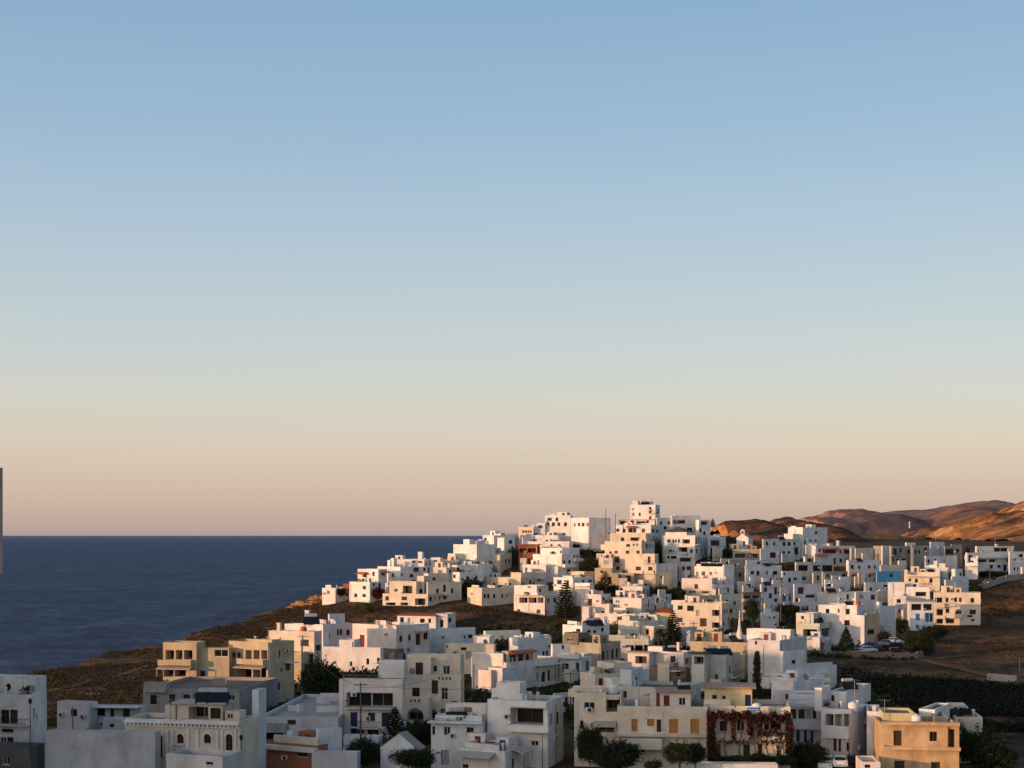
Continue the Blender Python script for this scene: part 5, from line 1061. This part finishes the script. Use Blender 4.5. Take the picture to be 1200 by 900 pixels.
def ground(X, Y):
    X = np.asarray(X, float); Y = np.asarray(Y, float); sh = X.shape; x = X.ravel(); y = Y.ravel()
    zp = np.interp(y, PY, PZ)
    num = zp*.10; den = np.full_like(zp, .10)
    m = (x > -200) & (x < 320) & (y > 90) & (y < 640); idx = np.where(m)[0]
    for s in range(0, len(idx), 20000):
        i = idx[s:s+20000]; d2 = (x[i,None]-CP[None,:,0])**2+(y[i,None]-CP[None,:,1])**2
        w = CP[None,:,3]*np.exp(-d2/(2*9.5**2)); num[i] += (w*CP[None,:,2]).sum(1); den[i] += w.sum(1)
    z = num/den
    n = fbm(x, y, 22, 3, 4)*1.1
    z = z - .35 + n*np.clip(np.abs(z-19)/10+.25, .2, 1)*.7
    # unseen hill left of the frame, added and shaped to shade the foreground
    hx, hy = SHADE_HILL[0], SHADE_HILL[1]
    rr = np.sqrt(((x-hx)/SHADE_HILL[2])**2+((y-hy)/SHADE_HILL[3])**2); z = z+(SHADE_HILL[4]-z)*np.clip((1.35-rr)/.35, 0, 1)
    e = np.interp(y, EY, EX)+fbm(x*.0, y, 26, 11, 3)*9; d = x-e
    k = np.clip((d+24)/26, 0, 1); k = k*k*(3-2*k)
    z = -4+(z+4)*k + fbm(x, y, 7, 21, 4)*3.2*np.clip(1-np.abs(d+8)/16, 0, 1)
    return z.reshape(sh)
SHADE_HILL = (-118, 152, 36, 42, 43.5)
def grid_obj(name, xs, ys, zf, mat):
    X, Y = np.meshgrid(xs, ys); Z = zf(X, Y); ny, nx = X.shape; me = bpy.data.meshes.new(name)
    me.vertices.add(nx*ny); me.vertices.foreach_set('co', np.stack([X,Y,Z],2).ravel()); a = (np.arange(ny-1)[:,None]*nx+np.arange(nx-1)[None,:]).ravel()
    q = np.stack([a,a+1,a+nx+1,a+nx],1).ravel(); n = len(a); me.loops.add(4*n); me.loops.foreach_set('vertex_index', q); me.polygons.add(n)
    me.polygons.foreach_set('loop_start', np.arange(n)*4); me.polygons.foreach_set('loop_total', np.full(n,4)); me.update(); me.shade_smooth()
    me.materials.append(M[mat]); o = bpy.data.objects.new(name, me); COL.objects.link(o); o['kind'] = 'structure'; return o
def landmat(name, dry, dark, rock, scale=.08, haze=None, hz=0):
    m, nt, b, out = newmat(name); p = pos(nt)
    a = noise(nt, p, scale, 6, .65); c = noise(nt, p, scale*6, 6, .7); f = noise(nt, p, scale*30, 4, .7)
    r = ramp(nt, [(.40, dark), (.54, dry), (.75, tuple(x*1.35 for x in dry))]); nt.links.new(a, r.inputs[0])
    r2 = ramp(nt, [(.42, (.25,.22,.2)), (.58, (1,1,1))]); nt.links.new(c, r2.inputs[0])
    col = mix(nt, r.outputs[0], r2.outputs[0], .75, 'MULTIPLY')
    r4 = ramp(nt, [(.35, (.55,.55,.55)), (.65, (1.1,1.1,1.1))]); nt.links.new(f, r4.inputs[0]); col = mix(nt, col, r4.outputs[0], .7, 'MULTIPLY')
    g = nt.nodes.new('ShaderNodeNewGeometry'); sx = nt.nodes.new('ShaderNodeSeparateXYZ'); nt.links.new(g.outputs['Normal'], sx.inputs[0])
    r3 = ramp(nt, [(.72, (1,1,1)), (.86, (0,0,0))]); nt.links.new(sx.outputs['Z'], r3.inputs[0])
    col = mix(nt, col, rock, r3.outputs[0]); 
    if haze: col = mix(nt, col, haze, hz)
    nt.links.new(col, b.inputs['Base Color']); b.inputs['Roughness'].default_value = .95; b.inputs['Specular IOR Level'].default_value = .1
    bump(nt, b, c, .8, .5 if scale > .02 else 6)
    return m
landmat('land', (.17,.088,.038), (.045,.027,.013), (.30,.155,.06))
xs = np.concatenate([np.linspace(-700,-150,40)[:-1], np.arange(-150,260,2.2), np.geomspace(260,9000,60)])
ys = np.concatenate([np.linspace(-400,90,50)[:-1], np.arange(90,600,2.2), np.geomspace(600,9000,70)])
grid_obj('ground', xs, ys, ground, 'land')
def gz(x, y): return float(ground(np.array([x]), np.array([y]))[0])
def strip(name, pts, width, mat, lift=.12):
    P = [at(*q) for q in pts]; Q = []
    for i in range(len(P)-1):
        n = max(2, int((P[i+1]-P[i]).length/1.2)); Q += [P[i].lerp(P[i+1], k/n) for k in range(n)]
    Q.append(P[-1]); S = []
    for i in range(len(Q)):
        d = (Q[min(i+1,len(Q)-1)]-Q[max(i-1,0)]); d.z = 0; d.normalize(); s = Vector((-d.y, d.x, 0)); S.append([Q[i]+s*width*(f-.5)*(1+.12*math.sin(i*.7)) for f in (0,.33,.67,1)])
    A = np.array([[list(v) for v in r] for r in S]); Z = ground(A[:,:,0], A[:,:,1])+lift; g = MB()
    for i in range(len(Q)-1):
        for k in range(3): g.poly([(A[i,k,0],A[i,k,1],Z[i,k]),(A[i,k+1,0],A[i,k+1,1],Z[i,k+1]),(A[i+1,k+1,0],A[i+1,k+1,1],Z[i+1,k+1]),(A[i+1,k,0],A[i+1,k,1],Z[i+1,k])])
    o = g.build(name, mat); o['kind'] = 'structure'; return o
strip('dirt_track', [('z6',610,333),('z6',720,360),('z6',880,402),('z6',1060,446),('z6',1200,470)], 2.6, 'path')
strip('footpath', [('z6',700,335),('z6',860,305),('z6',1000,285),('z6',1170,268),('z6',1230,266)], 1.5, 'path')
strip('coast_path', [('z1',300,372),('z1',470,350),('z1',620,290),('z1',800,215),('z1',1040,120)], 2.0, 'path')
strip('lane', [('z4',450,960),('z4',452,880),('z4',462,760),('z4',470,680),('z4',485,600)], 8.5, 'lane', .25)
strip('road', [('z6',400,330),('z6',420,290),('z6',445,262),('z6',480,240),('z6',520,215)], 7, 'road', .2)
# stone wall along the valley
def drywall(label, pts, h, mat='stone', w=.5):
    P = [at(*q) for q in pts]; g = MB()
    for i in range(len(P)-1):
        n = max(2, int((P[i+1]-P[i]).length/1.5))
        for k in range(n):
            a = P[i].lerp(P[i+1], k/n); b = P[i].lerp(P[i+1], (k+1)/n); za = gz(a.x,a.y); zb_ = gz(b.x,b.y); h2 = h*(.85+.3*rng.rand())
            d = Vector((b.x-a.x, b.y-a.y, zb_-za)); s = Vector((-d.y, d.x, 0)).normalized()*w; g.box(Vector((a.x,a.y,za-.6)), d, s, (0,0,h2+.6))
    a = P[0]; o = g.build('stone_wall', mat, None, (a.x, a.y, gz(a.x,a.y))); tag(o, label, 'wall')
drywall('long grey dry stone wall across the dark valley', [('z6',20,322),('z6',200,318),('z6',390,325),('z6',610,330),('z6',640,322)], 1.3, 'stone')
drywall('retaining wall under the white villas at the right', [('z11',700,578),('z11',850,540),('z11',950,520)], 1.6, 'grey')
drywall('pale low wall beside the dirt track', [('z6',975,452),('z6',1130,462)], 1.2, 'grey')
# ---- scattered growth that nobody could count
def tufts(name, n, region, size, mat, label, blades=6, hf=1.0, test=None):
    out = []; X0, X1, Y0, Y1 = region; got = 0
    xx = X0+(X1-X0)*rng.rand(n*6); yy = Y0+(Y1-Y0)*rng.rand(n*6)
    k = np.array([test(a, b) for a, b in zip(xx, yy)]); dn = fbm(xx, yy, 18, 31, 3); k &= (dn > -.15+.25*(rng.rand(len(xx))-.5)); xx = xx[k][:n]; yy = yy[k][:n]; zz = ground(xx, yy)
    m = len(xx); s = size*(.5+rng.rand(m)); base = np.stack([xx,yy,zz],1)
    pts = np.repeat(base, blades, 0); s2 = np.repeat(s, blades)[:,None]
    off = rng.normal(size=(len(pts),3))*s2*np.array([.42,.42,.25*hf]); off[:,2] = np.abs(off[:,2])+s2[:,0]*.15*hf; pts = pts+off
    me = leaf_mesh(name, pts, size*.55, mat, aspect=1.3*hf if hf <= 1 else 1.3); o = bpy.data.objects.new(name, me); COL.objects.link(o); tag(o, label, 'scrub', kind='stuff'); return o
def pix(x, y, z): return CX+F*x/y, HY-(z-CAMZ)/y*F
def inpoly(px, py, poly):
    c = False; j = len(poly)-1
    for i in range(len(poly)):
        if (poly[i][1] > py) != (poly[j][1] > py) and px < (poly[j][0]-poly[i][0])*(py-poly[i][1])/(poly[j][1]-poly[i][1])+poly[i][0]: c = not c
        j = i
    return c
def edge(y): return float(np.interp(y, EY, EX))
HB = [(h['A'],h['C'],h['B'],h['E']) for h in HOUSES.values()]
HBB = np.array([[min(p.x for p in q)-1, max(p.x for p in q)+1, min(p.y for p in q)-1, max(p.y for p in q)+1] for q in HB])
def free(x, y): return not bool(np.any((x > HBB[:,0]) & (x < HBB[:,1]) & (y > HBB[:,2]) & (y < HBB[:,3])))
tufts('dry_scrub', 12000, (-104,30,225,470), .55, 'leaf_scrub', 'low brown scrub scattered over the coastal slope and knoll', 9, .8, lambda x, y: x > edge(y)-6 and free(x, y) and x < max(-60+(y-225)*.1, -1e9)*1.0+(120 if y > 385 else 0))
tufts('dry_grass', 9000, (80,230,225,470), .5, 'leaf_dry', 'dry tawny grass tufts over the brown field at the right', 7, .7, lambda x, y: x/y > .262+max(0,(330-y))*-.0004 and y > 285 and free(x, y))
tufts('reed_thicket', 9500, (62,150,205,300), .75, 'leaf_reed', 'dense dark reeds filling the valley floor', 16, 1.5, lambda x, y: .20+(.0 if y > 240 else (240-y)*.0022) < x/y < .42 and 216 < y < 268+8*math.sin(x*.11) and free(x, y))
tufts('town_shrubs', 4200, (-60,150,190,500), 1.25, 'leaf', 'small dark shrubs growing in the gaps between houses', 12, 1.2, lambda x, y: free(x, y) and x > edge(y)+12 and x/y < .26 and not (y > 378 and x < 18 and y < 470) and not (y < 420 and x < -60))
# rocks at the point
for i, (px, py, D, s, lab) in enumerate([(361,716,444,4.6,'big orange sunlit rock face at the seaward point'),(377,706,449,3.6,'smaller orange rock above the big sunlit rock face')]):
    c = Vector((tanx(px)*D, D, zat(py+4, D))); bm = bmesh.new(); bmesh.ops.create_icosphere(bm, subdivisions=5, radius=1)
    for v in bm.verts:
        n = v.co.normalized(); f = float(fbm(np.array([n.x*3+i*7+n.z*2]), np.array([n.y*3+n.z*3]), 1.0, 40+i, 5)[0]); v.co = Vector((n.x*s*1.5, n.y*s, n.z*s*.85))*(1+f*.26+.05*math.sin(n.z*14+f*6))
    me = bpy.data.meshes.new('rock_outcrop'); bm.to_mesh(me); bm.free(); me.materials.append(M['rockmat'] if 'rockmat' in M else landmat('rockmat', (.30,.15,.06), (.09,.05,.022), (.36,.18,.07), .3)); o = bpy.data.objects.new('rock_outcrop', me); o.location = c; COL.objects.link(o); tag(o, lab, 'rock')
# ================================================================== far hills
def ridge(name, t, sil, D0, D1, D2, dry, dark, rock, haze, hz, amp, seed, zfoot=40, sc=.01, label=None):
    P = [tp(t, *q) for q in sil]; px = np.array([p[0] for p in P]); py = np.array([p[1] for p in P])
    Xn = (px-CX)/F; ns = 520; nd = 110; tx = np.linspace(Xn[0], Xn[-1], ns)
    zc = CAMZ+(HY-np.interp(tx, Xn, py))/F*D1
    w = np.concatenate([np.linspace(0,1,130), np.linspace(1,2,41)[1:]]); g_x = []; Z = np.zeros((len(w), ns)); XX = np.zeros_like(Z); YY = np.zeros_like(Z)
    for i, q in enumerate(w):
        Y = D0+(D1-D0)*q if q <= 1 else D1+(D2-D1)*(q-1); YY[i] = Y; XX[i] = tx*(D1*.5+Y*.5)
        prof = (1-(1-q)**1.7) if q <= 1 else (1-(q-1)**1.6); Z[i] = zfoot+(zc-zfoot)*prof
    edge_ = np.abs(np.sin(np.clip(w,0,2)*math.pi/2))[:,None]
    gul = np.abs(fbm(XX, YY*.45, amp*9, seed, 4)); Z = Z+(.18-gul)*amp*1.15*(edge_*(1-edge_**6)+.05)+fbm(XX, YY, amp*2.5, seed+9, 6)*amp*.24+np.abs(fbm(XX, YY*.7, amp*1.1, seed+19, 4))*amp*.07
    Z = np.where(w[:,None] >= 1.99, -20, Z); Z[0] = Z[0]*0+zfoot-15
    me = bpy.data.meshes.new(name); ny, nx = Z.shape; me.vertices.add(nx*ny); me.vertices.foreach_set('co', np.stack([XX,YY,Z],2).ravel()); a = (np.arange(ny-1)[:,None]*nx+np.arange(nx-1)[None,:]).ravel()
    qd = np.stack([a,a+1,a+nx+1,a+nx],1).ravel(); n = len(a); me.loops.add(4*n); me.loops.foreach_set('vertex_index', qd); me.polygons.add(n); me.polygons.foreach_set('loop_start', np.arange(n)*4); me.polygons.foreach_set('loop_total', np.full(n,4)); me.update(); me.shade_smooth()
    landmat(name+str(seed), dry, dark, rock, sc, haze, hz); me.materials.append(M[name+str(seed)]); o = bpy.data.objects.new(name, me); COL.objects.link(o); o['kind'] = 'structure'; return o
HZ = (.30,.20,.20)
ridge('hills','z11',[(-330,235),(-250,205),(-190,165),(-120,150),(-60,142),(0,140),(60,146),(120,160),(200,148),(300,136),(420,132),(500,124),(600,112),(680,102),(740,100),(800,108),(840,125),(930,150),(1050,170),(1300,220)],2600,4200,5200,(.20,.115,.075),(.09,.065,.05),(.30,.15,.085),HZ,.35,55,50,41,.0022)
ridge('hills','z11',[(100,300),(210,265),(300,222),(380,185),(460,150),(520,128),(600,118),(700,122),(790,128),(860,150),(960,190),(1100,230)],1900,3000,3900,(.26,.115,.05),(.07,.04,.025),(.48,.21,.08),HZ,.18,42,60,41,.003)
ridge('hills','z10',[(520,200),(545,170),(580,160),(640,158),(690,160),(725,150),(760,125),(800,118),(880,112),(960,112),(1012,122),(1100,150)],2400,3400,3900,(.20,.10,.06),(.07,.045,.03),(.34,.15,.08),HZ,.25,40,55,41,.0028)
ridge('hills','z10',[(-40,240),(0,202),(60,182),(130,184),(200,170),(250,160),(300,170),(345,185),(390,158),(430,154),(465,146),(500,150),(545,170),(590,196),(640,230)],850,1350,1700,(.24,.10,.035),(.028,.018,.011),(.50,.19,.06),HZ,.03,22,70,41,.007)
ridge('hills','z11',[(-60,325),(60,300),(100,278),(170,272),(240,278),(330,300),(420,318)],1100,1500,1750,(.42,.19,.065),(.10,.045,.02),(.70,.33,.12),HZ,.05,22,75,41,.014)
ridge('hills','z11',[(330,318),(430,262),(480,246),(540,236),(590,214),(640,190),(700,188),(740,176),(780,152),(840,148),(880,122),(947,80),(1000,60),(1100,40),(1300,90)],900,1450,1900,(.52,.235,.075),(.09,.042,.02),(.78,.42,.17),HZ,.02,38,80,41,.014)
# ================================================================== sea
m, nt, b, out = newmat('sea'); p = pos(nt)
w1 = noise(nt, p, .11, 7, .80, (1,.45,1)); w4 = noise(nt, p, .028, 7, .80, (1,.4,1)); wm = N(nt, 'ShaderNodeMath', operation='MULTIPLY_ADD'); nt.links.new(w4, wm.inputs[0]); wm.inputs[1].default_value = .5; hm = N(nt, 'ShaderNodeMath', operation='MULTIPLY'); nt.links.new(w1, hm.inputs[0]); hm.inputs[1].default_value = .5; nt.links.new(hm.outputs[0], wm.inputs[2]); w2 = noise(nt, p, .5, 4, .65, (.5,1,1)); w3 = noise(nt, p, .0045, 4, .6, (.25,1,1))
r = ramp(nt, [(.40, (.004,.012,.030)), (.50, (.021,.045,.098)), (.60, (.070,.115,.195))]); nt.links.new(wm.outputs[0], r.inputs[0])  # light and dark of the waves painted in as colour noise
r2 = ramp(nt, [(.3, (.72,.76,.80)), (.7, (1.25,1.2,1.15))]); nt.links.new(w3, r2.inputs[0]); c = mix(nt, r.outputs[0], r2.outputs[0], 1.0, 'MULTIPLY')
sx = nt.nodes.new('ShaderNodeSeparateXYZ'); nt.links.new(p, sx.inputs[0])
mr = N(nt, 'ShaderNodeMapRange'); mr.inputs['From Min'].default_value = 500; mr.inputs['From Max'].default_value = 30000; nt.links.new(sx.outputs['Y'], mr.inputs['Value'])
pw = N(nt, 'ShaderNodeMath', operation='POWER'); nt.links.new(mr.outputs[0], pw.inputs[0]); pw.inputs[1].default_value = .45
c = mix(nt, c, (.052,.088,.165), pw.outputs[0])  # water paler with distance, aerial haze put into the colour
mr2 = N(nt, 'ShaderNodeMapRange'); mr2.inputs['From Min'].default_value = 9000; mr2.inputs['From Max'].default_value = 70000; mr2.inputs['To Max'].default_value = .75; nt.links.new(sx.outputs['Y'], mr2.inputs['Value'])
c = mix(nt, c, (.24,.21,.235), mr2.outputs[0])  # horizon haze painted over the far sea colour
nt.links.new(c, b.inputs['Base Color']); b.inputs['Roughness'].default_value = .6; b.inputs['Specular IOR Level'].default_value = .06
hsum = N(nt, 'ShaderNodeMath', operation='MULTIPLY_ADD'); nt.links.new(w2, hsum.inputs[0]); hsum.inputs[1].default_value = .35; nt.links.new(w1, hsum.inputs[2])
bump(nt, b, hsum.outputs[0], 1.0, 3.5)
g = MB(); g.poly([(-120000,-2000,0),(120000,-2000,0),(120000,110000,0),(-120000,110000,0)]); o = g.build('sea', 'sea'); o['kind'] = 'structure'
# ================================================================== near the photographer
a = Vector((tanx(0)*26, 26, 0)); g = MB(); xR = tanx(3.2)*26
zt = zat(548, 26); zb_ = zat(672, 26); g.box((xR-1.6, 26, zb_), (1.6,0,0), (-.6,.25,0), (0,0,zt-zb_)); g.box((xR-4.2, 26.02, 24), (3.2,0,0), (-1.2,.4,0), (0,0,zt-24.5))
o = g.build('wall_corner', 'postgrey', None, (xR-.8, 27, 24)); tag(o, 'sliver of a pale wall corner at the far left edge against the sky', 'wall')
# ================================================================== sun, sky, camera
SUN_EL, SUN_AZ = 5.5, 61.0        # azimuth measured behind the camera, towards the left
sd = Vector((-math.sin(rad(SUN_AZ))*math.cos(rad(SUN_EL)), -math.cos(rad(SUN_AZ))*math.cos(rad(SUN_EL)), math.sin(rad(SUN_EL))))
L = bpy.data.lights.new('sun', 'SUN'); L.energy = 4.5; L.color = (1.0,.55,.29); L.angle = rad(.6); lo = bpy.data.objects.new('sun', L); lo.rotation_euler = sd.to_track_quat('Z', 'Y').to_euler(); COL.objects.link(lo)
w = bpy.data.worlds.new('World'); scene.world = w; w.use_nodes = True; nt = w.node_tree; nt.nodes.clear()
def lin(h):
    v = [int(h[i:i+2], 16)/255 for i in (0,2,4)]; return tuple(x/12.92 if x <= .04045 else ((x+.055)/1.055)**2.4 for x in v)
out = nt.nodes.new('ShaderNodeOutputWorld'); tc = nt.nodes.new('ShaderNodeTexCoord'); sx = nt.nodes.new('ShaderNodeSeparateXYZ'); nt.links.new(tc.outputs['Generated'], sx.inputs[0])
SKY = [(640,'8E8088'),(627,'B5A09D'),(616,'BCA6A0'),(595,'C8B0A4'),(560,'CFBAAD'),(520,'D2C5B7'),(470,'CCC9C3'),(420,'C2C9CB'),(350,'B6C4CD'),(250,'A6BCD0'),(150,'95B2CD'),(0,'84A7C6'),(-500,'6D90B6'),(-2500,'5E7791')]
st = []
for y, h in SKY:
    dy = HY-y; z = dy/math.sqrt(F*F+dy*dy); st.append(((z+.1)/1.1, lin(h)))
mr = N(nt, 'ShaderNodeMapRange'); mr.inputs['From Min'].default_value = -.1; mr.inputs['From Max'].default_value = 1.0; nt.links.new(sx.outputs['Z'], mr.inputs['Value'])
r = ramp(nt, st); nt.links.new(mr.outputs[0], r.inputs[0])
sky = nt.nodes.new('ShaderNodeTexSky'); sky.sky_type = 'NISHITA'; sky.sun_disc = False; sky.sun_elevation = rad(SUN_EL); sky.sun_rotation = math.atan2(sd.x, sd.y); sky.dust_density = 1.5
bg1 = nt.nodes.new('ShaderNodeBackground'); bg1.inputs[1].default_value = .94; nt.links.new(r.outputs[0], bg1.inputs[0])
bg2 = nt.nodes.new('ShaderNodeBackground'); bg2.inputs[1].default_value = .04; nt.links.new(sky.outputs[0], bg2.inputs[0])
ad = nt.nodes.new('ShaderNodeAddShader'); nt.links.new(bg1.outputs[0], ad.inputs[0]); nt.links.new(bg2.outputs[0], ad.inputs[1]); 
dp = N(nt, 'ShaderNodeVectorMath', operation='DOT_PRODUCT'); nt.links.new(tc.outputs['Generated'], dp.inputs[0]); dp.inputs[1].default_value = (sd.x, sd.y, 0)
gl = ramp(nt, [(.0, (0,0,0)), (.35, (.34,.31,.30)), (.75, (1.05,.86,.72)), (1, (2.2,1.65,1.15))]); nt.links.new(dp.outputs['Value'], gl.inputs[0])      # low-sun sky glow behind the camera, added and broadened as fill light
ez = ramp(nt, [(.0, (1,1,1)), (.25, (.75,.75,.75)), (.75, (0,0,0))]); nt.links.new(sx.outputs['Z'], ez.inputs[0])
bg3 = nt.nodes.new('ShaderNodeBackground'); nt.links.new(mix(nt, gl.outputs[0], ez.outputs[0], 1.0, 'MULTIPLY'), bg3.inputs[0]); bg3.inputs[1].default_value = 1.5
ad2 = nt.nodes.new('ShaderNodeAddShader'); nt.links.new(ad.outputs[0], ad2.inputs[0]); nt.links.new(bg3.outputs[0], ad2.inputs[1]); nt.links.new(ad2.outputs[0], out.inputs[0])
cam = bpy.data.cameras.new('camera'); co = bpy.data.objects.new('camera', cam); COL.objects.link(co); co.location = (0,0,CAMZ); co.rotation_euler = (rad(90),0,0)
cam.sensor_width = 36; cam.lens = 36*F/1200; cam.shift_y = (HY-450)/1200; cam.clip_start = .5; cam.clip_end = 300000; scene.camera = co
scene.view_settings.view_transform = 'Standard'; scene.view_settings.look = 'None'; scene.view_settings.exposure = 0
